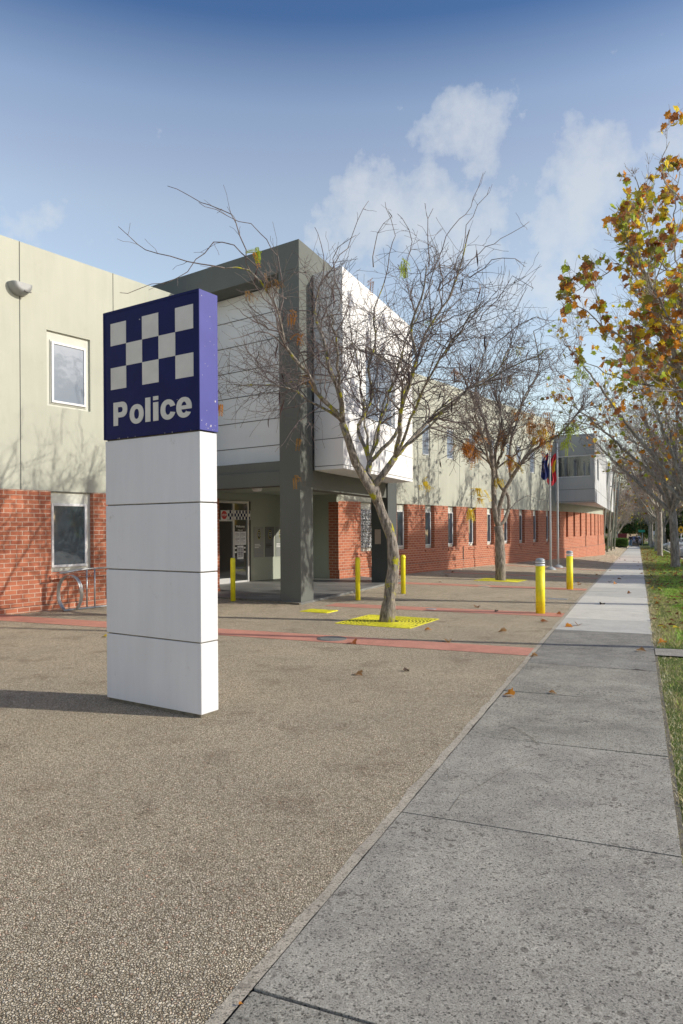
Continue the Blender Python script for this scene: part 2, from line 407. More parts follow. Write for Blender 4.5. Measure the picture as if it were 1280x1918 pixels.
#PARTS
# ================================================================ THE SETTING
def strip(t0, t1, w0, w1, nt, nw, dz):
    """sheet in path coordinates (t along, w left of the camera line) following the terrain"""
    mb = MB(); vs = []; fs = []
    for i in range(nt + 1):
        t = t0 + (t1 - t0) * i / nt
        a = w0(t) if callable(w0) else w0; b = w1(t) if callable(w1) else w1
        for j in range(nw + 1): vs.append(TW(t, a + (b - a) * j / nw, dz))
    for i in range(nt):
        for j in range(nw):
            k = i * (nw + 1) + j; fs.append((k, k + 1, k + nw + 2, k + nw + 1))
    mb.add(vs, fs); 
    for f in mb.f: pass
    return mb
def sgrid(ts, ws, dz):
    mb = MB(); vs = [TW(t, w, dz) for t in ts for w in ws]; n = len(ws)
    # ws must increase to the left; orient upwards
    fs = [(i * n + j, i * n + j + 1, (i + 1) * n + j + 1, (i + 1) * n + j) for i in range(len(ts) - 1) for j in range(n - 1)]
    fs = [f[::-1] for f in fs]
    # check orientation
    a, b, c = vs[fs[0][0]], vs[fs[0][1]], vs[fs[0][2]]
    if (b - a).cross(c - a).z < 0: fs = [f[::-1] for f in fs]
    mb.add(vs, fs); return mb
TT = [-40, -20, -10, -5, 0, 5, 10, 14, 17, 20, 25, 30, 35, 40, 45, 50, 56, 62, 70, 80, 90, 100, 115, 130, 160, 200, 260]
WW = [-400, -120, -60, -30, -15, -8, -4, -3.0, -2, -1, -.18, 1.21, 2, 3, 4, 5, 6, 8, 10, 12, 15, 20, 40, 100, 400]
struct('ground', sgrid([-400] + TT + [600, 1500], WW, -.16), M_SOIL, 'bare ground under the place')
PATH_L, PATH_R = 1.21, -.18
KERB = -2.6
# plaza of exposed aggregate
WP = [1.235, 2, 3, 4, 5, 6, 7, 8, 9, 10, 11, 12, 13, 15, 18]
struct('plaza', sgrid([t for t in TT if t <= 62 and t >= -20], WP, 0.0), M_AGG, 'brown exposed aggregate paving in front of the brick building')
mb = sgrid([t / 8 for t in range(-40, 160)] + [20 + t / 2 for t in range(0, 85)], [PATH_L + .005, PATH_L + .06], .004)
for i, v in enumerate(mb.v):
    if 1:
        v += -PR * ((.022 if i % 2 else .006) * noise.noise(v * 4)); v.z -= .003
struct('plaza_edge', mb, M_MORTAR, 'rough mortar edge between aggregate and footpath')
# footpath slabs
def slabs(name, joints, m, lab, dz=0.0):
    mb = MB(); m = m if isinstance(m, list) else [m]
    rng = random.Random(5)
    for a, b in zip(joints[:-1], joints[1:]):
        g_ = .006; tilt = rng.uniform(-.003, .003); n = max(1, int((b - a) / 2))
        ts = [a + g_ + (b - a - 2 * g_) * i / n for i in range(n + 1)]
        L = [TW(t, PATH_L, dz + tilt) for t in ts]; R = [TW(t, PATH_R, dz - tilt) for t in ts]
        Lb = [v - UP * .05 for v in L]; Rb = [v - UP * .05 for v in R]
        vs = L + R + Lb + Rb; k = n + 1
        fs = [(i, k + i, k + i + 1, i + 1) for i in range(n)] + [(2 * k, 0, 0 + n, 2 * k + n)][:0]
        fs += [(2 * k + i, i, i + 1, 2 * k + i + 1) for i in range(n)] + [(k + i, 3 * k + i, 3 * k + i + 1, k + i + 1) for i in range(n)]
        fs += [(2 * k, 3 * k, k, 0), (n, k + n, 3 * k + n, 2 * k + n)]
        mb.add(vs, fs, rng.randrange(len(m)))
    return struct(name, mb, m, lab)
slabs('footpath', [-6, -4.4, -2.8, -1.15, .45, 2.06, 3.68, 5.27, 6.87, 8.42, 9.95, 11.40], [M_PATH, m_concrete('old_concrete_warm', (.46, .435, .365), .72, .42), m_concrete('old_concrete_dull', (.39, .375, .33), .66, .42)], 'old grey worn concrete footpath slabs in the foreground')
slabs('footpath', [11.40 + 1.55 * i for i in range(34)] + [64 + 3 * i for i in range(17)], [M_PATHN, m_concrete('new_concrete_dull', (.62, .61, .56), .22, .16)], 'pale newer concrete footpath beyond the joint', .003)
struct('footpath_bed', sgrid([t for t in TT if t <= 130], [PATH_R - .03, PATH_L + .03], -.016), M_JOINT)
# crossing path on the right
struct('side_path', sgrid([9.55, 10.12], [KERB + .02, PATH_R - .01], -.004), M_PATH, 'short concrete strip crossing the grass')
# turf
struct('verge', sgrid([t for t in TT if t >= -10], [KERB + .01, -2.1, -1.2, PATH_R - .006], -.022), M_TURF, 'grass verge soil between footpath and road')
es = sgrid([t / 4 for t in range(-8, 120)], [PATH_R - .10, PATH_R - .007], -.020)
for i, v in enumerate(es.v):
    if i % 2 == 0: v += PR * (.10 * noise.noise(v * 2.3)); v.z -= .008
struct('dry_edge', es, m_soil('dry_edge_soil', [(.30, .24, .15), (.52, .44, .29), (.66, .58, .42)], 9), 'bleached dry strip of dirt and dead grass along the footpath')
# kerb and road
mb = MB()
for a, b in zip(TT[1:-1], TT[2:]):
    P = [TW(a, KERB, -.01), TW(b, KERB, -.01), TW(b, KERB - .15, -.01), TW(a, KERB - .15, -.01)]
    mb.add(P + [v - UP * .2 for v in P], [(0, 1, 2, 3)[::-1], (0, 4, 5, 1), (1, 5, 6, 2), (2, 6, 7, 3), (3, 7, 4, 0)])
struct('kerb', mb, M_PATHN)
M_ASPH = m_concrete('asphalt', (.062, .062, .064), .4, .25)
struct('road', sgrid([t for t in TT], [-40, -24, -12, -6, KERB - .14], -.13), M_ASPH, 'asphalt road beside the verge')
mb = MB()
for t in range(40, 200, 6):
    for w in (-8.4,):
        P = [TW(t, w, -.126), TW(t + 2.5, w, -.126), TW(t + 2.5, w - .12, -.126), TW(t, w - .12, -.126)]; mb.add(P, [(3, 2, 1, 0)])
struct('road_marking', mb, M_WHITE)
struct('far_paving', sgrid([62, 80, 100, 130, 160, 200], [1.25, 1.9, 2.6], -.03), M_AGG)
struct('far_lawn', sgrid([70, 80, 100, 130, 160, 200], [2.65, 8, 30, 90], -.03), M_TURF)
# red paving bands across the plaza
def band(t0, t1, w0, w1):
    ws = [w0 + (w1 - w0) * i / 8 for i in range(9)]
    struct('paving_band', sgrid([t0, t1], ws, .004), M_RED, 'faded red paving band across the aggregate')
band(8.88, 9.48, 1.27, 11.6); band(13.08, 13.68, 1.27, 5.95); band(19.3, 20.0, 1.27, 8.0); band(25.0, 25.4, 1.27, 6.6); band(31, 31.4, 1.27, 5.6)
# entry floor of grey pavers
C1 = Vector((-.861, 14.696, 0))
def SD(s, inn=0.0): return C1 + PD * s - N * inn       # along the portal's street side, inn = towards the building
M_PAVER = None
m, T, b, tc = newmat('grey_pavers')
br = T.new('ShaderNodeTexBrick'); mp = T.new('ShaderNodeMapping'); mp.inputs['Rotation'].default_value = (0, 0, AF - pi / 2 + pi / 2)
T.link(tc.outputs['UV'], mp.inputs['Vector']); T.link(mp.outputs['Vector'], br.inputs['Vector'])
br.inputs['Scale'].default_value = 1; br.inputs['Brick Width'].default_value = .6; br.inputs['Row Height'].default_value = .3; br.inputs['Mortar Size'].default_value = .006
br.inputs['Color1'].default_value = (.24, .245, .235, 1); br.inputs['Color2'].default_value = (.15, .155, .15, 1); br.inputs['Mortar'].default_value = (.10, .10, .10, 1)
T.link(mixc(T, 1.0, br.outputs['Color'], mixc(T, nz_(T, tc.outputs['UV'], 20, 5), (.8, .8, .8), (1.15, 1.15, 1.15)), 'MULTIPLY'), b.inputs['Base Color']); b.inputs['Roughness'].default_value = .6
mb = MB(); e0 = BPt(11.33, -12.70); e1 = BPt(11.33, -9.27)
mb.prism([(v.x, v.y) for v in (e0, e1, SD(6.9, 0.0), BPt(18.6, -12.69), BPt(17.39, -12.69), BPt(17.39, -14.39), BPt(12.3, -14.39), BPt(12.3, -12.7))], -.05, .003)
struct('entry_floor', mb, m, 'dark grey paver floor under the entrance canopy')
struct('entry_kerb', (lambda mb: (mb.bq(11.27, 11.328, -12.70, -9.27, -.08, .003), mb)[1])(MB()), M_JOINT)

# ================================================================ THE POLICE STATION
SE = 6.33
BLD = thing('police_station', BPt(11.4, -13.5, 0), 'long two storey building with cream upper walls, red brick base and white entrance bay', 'building')
def wall(mb, fr, a0, a1, z0, z1, b, ops, depth, mi=0, mi2=None):
    """wall face at offset b with rectangular openings (a0,a1,z0,z1) and reveals"""
    pt = fr; mi2 = mi if mi2 is None else mi2
    A = sorted({a0, a1} | {x for o in ops for x in o[:2] if a0 < x < a1}); Z = sorted({z0, z1} | {x for o in ops for x in o[2:4] if z0 < x < z1})
    for i in range(len(A) - 1):
        for j in range(len(Z) - 1):
            ca, cz = (A[i] + A[i + 1]) / 2, (Z[j] + Z[j + 1]) / 2
            if any(o[0] < ca < o[1] and o[2] < cz < o[3] for o in ops): continue
            mb.add([pt(A[i], b, Z[j]), pt(A[i + 1], b, Z[j]), pt(A[i + 1], b, Z[j + 1]), pt(A[i], b, Z[j + 1])], [(0, 3, 2, 1)][:1], mi)
    for o in ops:
        x0, x1, y0, y1 = o[:4]; c = b - depth
        q = [(x0, y0), (x1, y0), (x1, y1), (x0, y1)]
        for k in range(4):
            (xa, ya), (xb, yb) = q[k], q[(k + 1) % 4]
            if ya == yb == z1: continue
            mb.add([pt(xa, b, ya), pt(xb, b, yb), pt(xb, c, yb), pt(xa, c, ya)], [(0, 1, 2, 3)], mi2)
def bf(a, b, z): return BPt(a, b, z)
def orient_out(mb): pass
def window_unit(fr, a0, a1, z0, z1, b, fw=.045, glass=None, parent=None, prow=.03, mull=False, sur=()):
    """aluminium frame with its glass pane"""
    m_ = MB(); O = fr(a0, b, z0); A = fr(a0 + 1, b, z0) - O; B = fr(a0, b + 1, z0) - O; W = a1 - a0; H = z1 - z0
    for (x, y, w, h) in ((0, 0, W, fw), (0, H - fw, W, fw), (0, fw, fw, H - 2 * fw), (W - fw, fw, fw, H - 2 * fw)):
        m_.box(O + A * x + UP * y, A * w, B * prow, UP * h)
    if mull: m_.box(O + A * (W / 2 - .02) + UP * fw, A * .04, B * prow, UP * (H - 2 * fw))
    o = m_.build('window', M_FRAME, parent or BLD, bevel=.004)
    g_ = MB(); g_.box(O + A * fw + UP * fw - B * .0, A * (W - 2 * fw), B * (prow * .35), UP * (H - 2 * fw))
    g_.build('pane', glass or M_GLASS, o)
    if sur:
        s_ = MB()
        for k in sur: s_.bq(*k)
        s_.build('surround', M_CREAM2, o)
    return o
ZB, ZT = 2.33, 7.08
QC = -12.80                # cream wall plane
cream = MB(); brick = MB(); surr = MB(); joints = MB()
# ---- left wing (p -12 .. 11.35)
up_ops = [(7.77 - 4.2 * k, 8.75 - 4.2 * k, 4.02, 5.52) for k in range(5)]
lo_ops = [(7.79 - 4.2 * k, 8.75 - 4.2 * k, .72, ZB) for k in range(5)]
wall(cream, bf, -12, 11.36, ZB, ZT, QC, up_ops, .05)
wall(brick, bf, -12, 12.34, .10, ZB, QF, lo_ops, .13)
def sill_bricks(fr, a0, a1, z, b):
    n = max(1, round((a1 - a0) / .086)); 
    O = fr(a0, b, z); A = fr(a0 + 1, b, z) - O; B = fr(a0, b + 1, z) - O; w = (a1 - a0) / n
    for i in range(n):
        x = a0 + w * i; P0 = fr(x + .004, b, z) - O
        vs = [O + P0 + B * y + UP * zz for (y, zz) in ((-.13, .0), (.035, -.075), (.04, -.14), (0, -.14), (-.13, -.14))]
        vs2 = [v + A * (w - .008) for v in vs]
        brick.add(vs + vs2, [(0, 1, 2, 3, 4), (5, 9, 8, 7, 6), (0, 5, 6, 1), (1, 6, 7, 2), (2, 7, 8, 3)])
for o in up_ops:
    window_unit(bf, o[0] + .11, o[1] - .1, o[2] + .08, o[3] - .2, QC - .03, glass=M_GLASSU, sur=((o[0] + .002, o[1] - .002, QC - .08, QC - .05, o[2] + .002, o[3] - .002), (o[0] + .09, o[1] - .08, QC - .051, QC - .031, o[2] + .055, o[3] - .17)))
for o in lo_ops:
    window_unit(bf, o[0] + .07, o[1] - .09, o[2] + .09, o[3] - .24, QF - .12, fw=.05, sur=((o[0] + .002, o[1] - .002, QF - .17, QF - .121, o[2] + .002, o[3]),))
    sill_bricks(bf, o[0] - .04, o[1] + .04, o[2], QF)
# brick cap ledge and plinth
brick.bq(-12, 12.34, QF - .3, QF + .022, -.25, .098)
joints.bq(-12, 12.345, QF - .01, QF + .012, .098, .106)
for p in [9.32 - 2.1 * k for k in range(10)]: joints.bq(p - .008, p + .008, QC - .01, QC + .0025, ZB, ZT)
joints.bq(-12, 11.36, QC - .01, QC + .003, ZB - .012, ZB)
# body behind
cream.bq(-12, 11.35, -22, QC - .30, 2.6, 6.75)
cream.bq(-12, 11.36, QC - .30, QC - .001, ZT - .10, ZT)
brick.bq(12.1, 12.34, -14.4, QF - .001, -.1, ZB)          # brick return at the entry
# ---- main wing (p 17.4 .. 37.4)
PE = 37.40
zt2 = 7.22; zs = .80
WC = [19.1, 21.2] + [23.2 + 1.83 * i for i in range(8)]
hw = .35
lo = [(c - .36 - (.14 if i == 0 else 0), c + .36, zs, ZB + .08) for i, c in enumerate(WC)]
upw = [(23.1, .30), (25.08, .31), (27.05, .31), (29.05, .30), (31.0, .3), (32.2, .3), (34.0, .33), (35.6, .30)]
up2 = [(c - h_, c + h_, 4.25, 5.50) for c, h_ in upw]
zb2 = ZB + .08
wall(cream, bf, 17.40, PE, zb2, zt2, QC, up2, .06)
wall(brick, bf, 17.40, PE, .27, zb2, QF, lo, .16)
brick.bq(17.38, PE, QF - .35, QF + .03, -.45, .27)
joints.bq(17.39, PE, QF, QF + .0315, .262, .272)
for o in up2:
    window_unit(bf, o[0] + .03, o[1] - .03, o[2] + .04, o[3] - .03, QC - .06, fw=.035, glass=M_GLASSU, sur=((o[0] + .002, o[1] - .002, QC - .09, QC - .061, o[2], o[3]),))
for i, o in enumerate(lo):
    sk = (o[0] + .002, o[1] - .002, QF - .20, QF - .156, o[2] + .002, zb2 - .002)
    sill_bricks(bf, o[0] - .02, o[1] + .02, o[2], QF)
    if i == 0:
        m_ = MB(); m_.bq(*sk); m_.build('window_surround', M_CREAM2, BLD); continue
    window_unit(bf, o[0] + .05, o[1] - .06, o[2] + .09, o[3] - .24, QF - .155, fw=.045, sur=(sk,))
for p in [22.2 + 1.83 * k for k in range(9)]: joints.bq(p - .008, p + .008, QC - .01, QC + .0025, zb2, zt2)
joints.bq(17.4, PE, QC - .01, QC + .003, zb2 - .01, zb2)
joints.bq(25.95, 25.97, QF - .01, QF + .032, -.3, zs)
cream.bq(17.41, PE, -24, QC - .30, 2.7, 6.9)
cream.bq(17.41, PE, QC - .3, QC - .001, zt2 - .15, zt2)
brick.bq(17.38, 17.70, -13.1, QF - .002, .27, ZB + .04)
# ---- entry walls
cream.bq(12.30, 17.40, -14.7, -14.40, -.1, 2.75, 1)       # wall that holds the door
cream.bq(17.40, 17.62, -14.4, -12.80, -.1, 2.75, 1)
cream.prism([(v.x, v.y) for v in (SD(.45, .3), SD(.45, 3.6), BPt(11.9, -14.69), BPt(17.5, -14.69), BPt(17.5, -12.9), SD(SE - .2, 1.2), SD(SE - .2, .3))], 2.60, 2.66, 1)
# glass block window
gb = MB(); O = BPt(lo[0][0] + .06, QF - .155, lo[0][2] + .1)
nx, nz2 = 4, 7; W = (lo[0][1] - lo[0][0] - .1) / nx; H = (zb2 - lo[0][2] - .34) / nz2
for i in range(nx):
    for j in range(nz2):
        P0 = O + F * (W * i + .008) + UP * (H * j + .008)
        gb.box(P0, F * (W - .016), N * .05, UP * (H - .016))
m, T, b, tc = newmat('glass_block')
b.inputs['Base Color'].default_value = (.42, .45, .46, 1); b.inputs['Roughness'].default_value = .12; b.inputs['Specular IOR Level'].default_value = .9
n_ = nz_(T, tc.outputs['UV'], 19, 3, .5); T.link(ramp(T, [(.42, (.05, .06, .065)), (.52, (.45, .48, .5)), (.65, (.8, .82, .83))]).outputs['Color'], b.inputs['Base Color'])
T.link(n_, [x for x in T.n if x.type == 'VALTORGB'][0].inputs['Fac']); bump_(T, n_, .03, b)
gb.build('glass_block_window', m, BLD, bevel=.012)
# ---- curved wing and projecting box
P0 = Vector((11.68, 37.78, 0)); pts = []; 
n = 10; L = 1.5; pos = P0.copy(); cw = MB()
for k in range(n):
    az = radians(55.5 + 9.5 * k / (n - 1)); dr = Vector((cos(az), sin(az), 0)); nr = Vector((dr.y, -dr.x, 0))
    O = pos.copy()
    def fr(a, b_, z, O=O, dr=dr, nr=nr): return O + dr * a + nr * b_ + UP * z
    z0 = 1.0; z1 = zb2
    cw.box(fr(0, -.4, -.5), dr * L, nr * .4, UP * (z0 + .5))
    cw.box(fr(0, 0, -.5), dr * L, nr * .03, UP * .86)
    cw.box(fr(.42, -.4, z0), dr * (L - .42 - .02), nr * .4, UP * (z1 - z0))
    cw.box(fr(-.02, -.55, z0), dr * .46, nr * .2, UP * (z1 - z0), 1)
    if k < 4: window_unit(fr, .02, .40, z0 + .08, z1 - .2, -.345, fw=.04)
    cream.box(fr(0, -.5, z1), dr * L, nr * .42, UP * .46, 1)
    joints.box(fr(0, 0, .355), dr * L, nr * .032, UP * .01)
    if k in (4, 7): joints.box(fr(0, 0, -.5), dr * .012, nr * .034, UP * 1.5)
    pos = pos + dr * L
cw_end = pos
cw.prism([(v.x, v.y) for v in (pos - nr * .001, pos + Vector((-3, 4, 0)), pos + Vector((-9, 3, 0)), pos - nr * 4)], -1, zb2 + .4)
cw.build('curved_brick_wall', [M_BRICK, M_CREAM2], BLD)
# projecting upper box
bx0 = BPt(37.35, -12.80); bx1 = at(1115, 940, 37.35 / (ray(1115, 940)[0] * F.x + F.y)); bx1.z = 0
zb0, zb1 = 2.86, 6.45
box = MB(); LB = 30.0
e = bx1 + PD * LB
poly = [bx0, bx1, e, e - PR * 7, bx0 - N * 6]
def prism_faces(mb, poly, z0, z1, mi=0): mb.prism([(v.x, v.y) for v in poly], z0, z1, mi)
prism_faces(box, poly, zb0, 4.19); fdir = (bx1 - bx0).normalized(); fout = Vector((fdir.y, -fdir.x, 0)); FL = (bx1 - bx0).length
prism_faces(box, [bx0 - fout * .2, bx1 - PR * .2 - fout * .2, e - PR * .2 - PD * .1, e - PR * 6.9 - PD * .1, bx0 - N * 5.9], 4.19, 5.36, 1)
prism_faces(box, poly, 5.36, zb1, 2)
box.box(bx1 - PR * .22 + PD * .02 - UP * 0 + UP * 4.19, PD * 2.6, PR * .215, UP * (5.36 - 4.19))
box.box(bx1 - PR * .22 + PD * 4.2 + UP * 4.19, PD * (LB - 4.2), PR * .215, UP * (5.36 - 4.19))
lw = MB(); lw.prism([(v.x, v.y) for v in (bx1 + PD * 12 - PR * 3.2, bx1 + PD * 29 - PR * 2.2, bx1 + PD * 29 - PR * 9, bx1 + PD * 12 - PR * 9)], -1.5, zb0 - .01); lw.build('recessed_ground_floor', M_OLIVE, BLD)
box.build('projecting_box', [m_render('pale_grey_cladding', (.52, .54, .55), .9, .3), M_DGLASS, M_GREYP], BLD)
jb = joints
jb.box(bx0 + fdir * .02 + UP * 3.54, fdir * (FL - .02), fout * .003, UP * .018)
jb.box(bx1 + UP * 3.54 - PD * .003, PD * LB, PR * .003, UP * .018)
jb.box(bx0 + UP * 2.90 + fdir * .02, fdir * (FL - .02), fout * .003, UP * .018)
window_unit(lambda a, b_, z: bx0 + fdir * a + fout * b_ + UP * z, .05, FL - .03, 4.20, 5.35, -.06, fw=.05, prow=.05, glass=M_DGLASS)
for k in range(1, 15): jb.box(bx1 + PD * (k * 1.9) + UP * zb0, PD * .014, PR * .003, UP * 1.3)
# ---- entrance portal
por = MB()
def pr(mb, pts_, z0, z1, mi=0): mb.prism([(v.x, v.y) for v in pts_], z0, z1, mi)
CW = .57
pr(por, [SD(0), SD(0, CW), SD(.62, CW), SD(.62)], -.1, 7.049)
pr(por, [SD(0), SD(0, 6.4), SD(0, 6.4) + F * .5, SD(.52, .0) - N * .5 + F * .02, SD(SE, .5), SD(SE)], 7.05, 7.65)
# top frame cap: slightly set back
pr(por, [SD(.05, .05), SD(.05, 6.3), SD(.6, 6.3), SD(SE - .1, .5), SD(SE - .1, .05)], 7.65, 7.67)
pr(por, [SD(.005, CW), SD(.005, 3.40), SD(.4, 3.40), SD(.4, CW)], 2.48, 2.80)       # front lower beam
pr(por, [SD(.055, CW), SD(.055, 3.40), SD(.4, 3.40), SD(.4, CW)], 2.80, 3.02)
pr(por, [SD(.62, .03), SD(.62, .42), SD(SE - .8, .42), SD(SE - .8, .03)], 2.41, 2.84)        # side lower beam
# far column
a_ = SE - .75
colq = [SD(a_), SD(a_, CW), SD(SE + .05, CW), SD(SE + .05)]
pr(por, colq, -.15, 7.049, 1)
por.build('entrance_portal', [M_OLIVE, M_GREY], BLD, bevel=.008)
cl = MB()
pr(cl, [SD(.56, .42), SD(.56, 3.6), SD(3, 3.6), SD(SE + .3, 2.5), SD(SE - .02, .12), SD(.64, .12)], 2.86, 7.04)
cl.build('upper_cladding', M_PANEL, BLD)
for k in range(7):
    z = 3.44 + .605 * k
    joints.box(SD(.556, .5) + UP * z, -N * 3.0, -F * .004, UP * .016)
# the white bay hanging over the entrance
bay = MB(); BC = Vector((.0515, 14.848, 0)); BL = 4.95
def BS(s, inn=0.0): return BC + PD * s - N * inn
bz0, bz1 = 2.83, 7.12
ww = (1.35, 3.45, 4.10, 5.78)
def bayf(a, b_, z): return BC + PD * a + PR * b_ + UP * z
wall(bay, bayf, 0, BL, bz0, bz1, 0, [ww], .10)
inn = .78
fA, fB = BS(0), BS(0, inn)
def q4(mb, a, b, c, d, mi=0): mb.add([a, b, c, d], [(0, 1, 2, 3)], mi)
q4(bay, fB + UP * bz0, fA + UP * bz0, fA + UP * bz1, fB + UP * bz1)
eA, eB = BS(BL), BS(BL, 1.2)
q4(bay, eA + UP * bz0, eB + UP * bz0, eB + UP * bz1, eA + UP * bz1)
q4(bay, fB + UP * bz0, eB + UP * bz0, eA + UP * bz0, fA + UP * bz0, 1)
q4(bay, fA + UP * bz1, eA + UP * bz1, eB + UP * bz1, fB + UP * bz1)
bay.build('white_bay', [M_PANEL2, M_PANEL], BLD)
window_unit(bayf, ww[0] + .005, ww[1] - .005, ww[2] + .005, ww[3] - .005, -.10, fw=.05, glass=M_GLASSU, mull=True)
for z in (2.90, 3.48, 4.09, 4.70, 5.31, 5.92, 6.53):
    joints.box(fB + UP * z, (fA - fB), (-F) * .003, UP * .014)
    if z in (3.48, 2.90, 6.53, 5.92): joints.box(fA + UP * z - PD * .003, PD * BL, PR * .003, UP * .012)
    elif z != 2.90:
        joints.box(fA + UP * z - PD * .003, PD * 1.33, PR * .003, UP * .012); joints.box(fA + UP * z + PD * 3.47, PD * (BL - 3.47), PR * .003, UP * .012)
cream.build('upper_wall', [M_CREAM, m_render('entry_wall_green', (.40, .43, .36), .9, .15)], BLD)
brick.build('brick_wall', M_BRICK, BLD)
joints.build('panel_joint', M_GAP, BLD)
rf = MB(); rf.bq(-12, 11.3, -22, QC - .31, 6.75, 6.8); rf.bq(17.5, PE, -24, QC - .31, 6.9, 6.95); rf.build('roof', M_GREY, BLD)
# ceiling light under the canopy
c = at(482, 917, 17.6); c.z = 2.56
mb = MB(); mb.lathe(c - UP * .07, [(.02, 0), (.09, .01), (.13, .05), (.14, .12)], 20); mb.build('ceiling_light', M_WHITE, BLD)
# ---- door with sidelight
QD = -14.40
dr_ = MB(); d_ = QD + .002
def dbox(mb, p0, p1, z0, z1, b0=0.0, b1=.03, mi=0): mb.bq(p0, p1, d_ + b0, d_ + b1, z0, z1, mi)
dbox(dr_, 13.0, 15.12, 2.30, 2.37, 0, .06)
for p in (13.0, 14.46, 15.06): dbox(dr_, p, p + .06, 0, 2.30, 0, .06)
dbox(dr_, 13.06, 14.46, .0, .15, 0, .05); dbox(dr_, 14.52, 15.06, .0, .05, 0, .05)
dbox(dr_, 13.06, 14.46, 1.78, 1.82, 0, .045)
door = dr_.build('entrance_door', M_ALU, BLD, bevel=.004)
g_ = MB(); dbox(g_, 13.06, 14.46, .15, 1.78, .0, .02); dbox(g_, 13.06, 14.46, 1.82, 2.30, .0, .02); dbox(g_, 14.52, 15.06, .05, 2.30, .0, .02); g_.build('pane', M_DGLASS, door)
jm = MB(); dbox(jm, 15.12, 15.2, 0, 2.37, 0, .05); jm.build('door_jamb', M_BLACK, door)
ck = MB(); p0, z0 = 14.26, 1.83
dbox(ck, p0 - .02, p0 + .93, z0 - .005, z0 + .268, .048, .052, 0)
for i in range(14):
    for j in range(3):
        if (i + j) % 2: dbox(ck, p0 + i * .065, p0 + (i + 1) * .065, z0 + j * .0875, z0 + (j + 1) * .0875, .052, .055, 1)
ck.build('checked_strip', [M_WHITE, M_BLUE], door)
st = MB(); dbox(st, 13.98, 14.235, 1.80, 2.09, .048, .052); st.build('stop_panel', M_WHITE, door)
oc = MB(); cc = BPt(14.11, d_ + .056, 1.955)
oc.add([cc + F * (.115 * cos(radians(22.5 + 45 * i))) + UP * (.125 * sin(radians(22.5 + 45 * i))) for i in range(8)], [tuple(range(8))]); oc.build('stop_octagon', mat('stop_red', (.60, .03, .04), .5), door)
text_mesh('stop_lettering', 'STOP', .085, BPt(14.02, d_ + .060, 1.925), F, UP, M_WHITE, door, bold=.002, width=.18)
text_mesh('welcome_lettering', 'Welcome', .095, BPt(14.60, d_ + .030, 1.60), F, UP, M_WHITE, door, bold=.0015, width=.36)
text_mesh('welcome_lettering', 'Open', .07, BPt(14.68, d_ + .030, 1.50), F, UP, M_WHITE, door, width=.2)
M_PAPER = mat('paper', (.72, .73, .76), .6); M_INK = mat('printed_grey', (.22, .22, .26), .7)
for (a, b_, z0, z1) in ((14.56, 14.775, 1.09, 1.48), (14.785, 15.02, 1.09, 1.48), (14.66, 14.91, .68, 1.07)):
    po = ink = MB(); dbox(po, a, b_, z0, z1, .022, .028)
    for r_ in range(9):
        zz = z1 - .045 - r_ * (z1 - z0 - .06) / 9
        dbox(ink, a + .02, a + .02 + (b_ - a - .04) * (.9 if r_ % 3 else .55), zz, zz + .010 + .012 * (r_ % 4 == 1), .028, .030, 1)
    if a > 14.6 and z1 < 1.2:
        for k in (0, 1):
            for j in range(5): dbox(ink, 14.69 + k * .105, 14.78 + k * .105, .75 + j * .05, .785 + j * .05, .0302, .0312, 1)
    po.build('notice', [M_PAPER, M_INK], door)
for (a, z) in ((14.56, .98), (14.93, .98), (14.56, .86), (14.93, .86)):
    mb = MB(); dbox(mb, a, a + .07, z, z + .05, .022, .026); mb.build('sticker', M_WHITE, door)
# stone brick end beside the door is part of brick_wall; number plate on the far column
mb = MB(); pp = [colq[0], colq[1]]; o_ = (colq[0] + (colq[1] - colq[0]) * .42); mb.box(o_ + UP * 1.10 - F * .004, -N * -.20 * -1, -F * .012, UP * .42)
mb.build('notice_plate', mat('plate_tan', (.42, .34, .28), .5), BLD)
#PARTS2
# ================================================================ POLICE PYLON SIGN
S0 = Vector((-1.1715, 5.802, 0)); SX = Vector((.8385, -.545, 0)).normalized(); SY = Vector((-SX.y, SX.x, 0))
GZ0 = gz(S0.x, S0.y)
PY = thing('police_sign', gp(S0.x - .6 * SX.x, S0.y - .6 * SX.y + .1), 'tall white panelled pylon with a blue box sign reading Police under checks', 'sign')
zs_ = [.002, .603, 1.192, 1.777, 2.372]
for a, b_ in zip(zs_[:-1], zs_[1:]):
    mb = MB(); mb.box(S0 - SX * 1.198 + UP * (a + .005), SX * 1.198, SY * .205, UP * (b_ - a - .010)); mb.build('pillar_panel', M_SIGNW, PY, bevel=.006)
mb = MB(); mb.box(S0 - SX * 1.18 + SY * .012 + UP * (-.1), SX * 1.16, SY * .18, UP * 2.5); mb.build('core', M_JOINT, PY)
mb = MB(); zb_, zt_ = 2.378, 3.548
mb.box(S0 - SX * 1.205 - SY * .008 + UP * zb_, SX * 1.212, SY * .221, UP * (zt_ - zb_))
BB = mb.build('sign_box', M_BLUE, PY, bevel=.005)
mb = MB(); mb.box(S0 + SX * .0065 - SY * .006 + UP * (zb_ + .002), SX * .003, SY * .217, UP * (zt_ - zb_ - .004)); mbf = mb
mb = MB(); o_ = S0 - SY * .008
for (x, y, w, h) in ((-1.205, zb_, 1.212, .022), (-1.205, zt_ - .022, 1.212, .022), (-1.205, zb_ + .022, .02, zt_ - zb_ - .044), (-.013, zb_ + .022, .02, zt_ - zb_ - .044)):
    mb.box(o_ + SX * x + UP * y - SY * .0035, SX * w, SY * .0055, UP * h)
mb.build('sign_edge', M_BLUE, BB)
ck = MB(); xs = [-1.103, -.893, -.683, -.475, -.270, -.058]; zz = [2.829, 3.028, 3.229, 3.432]
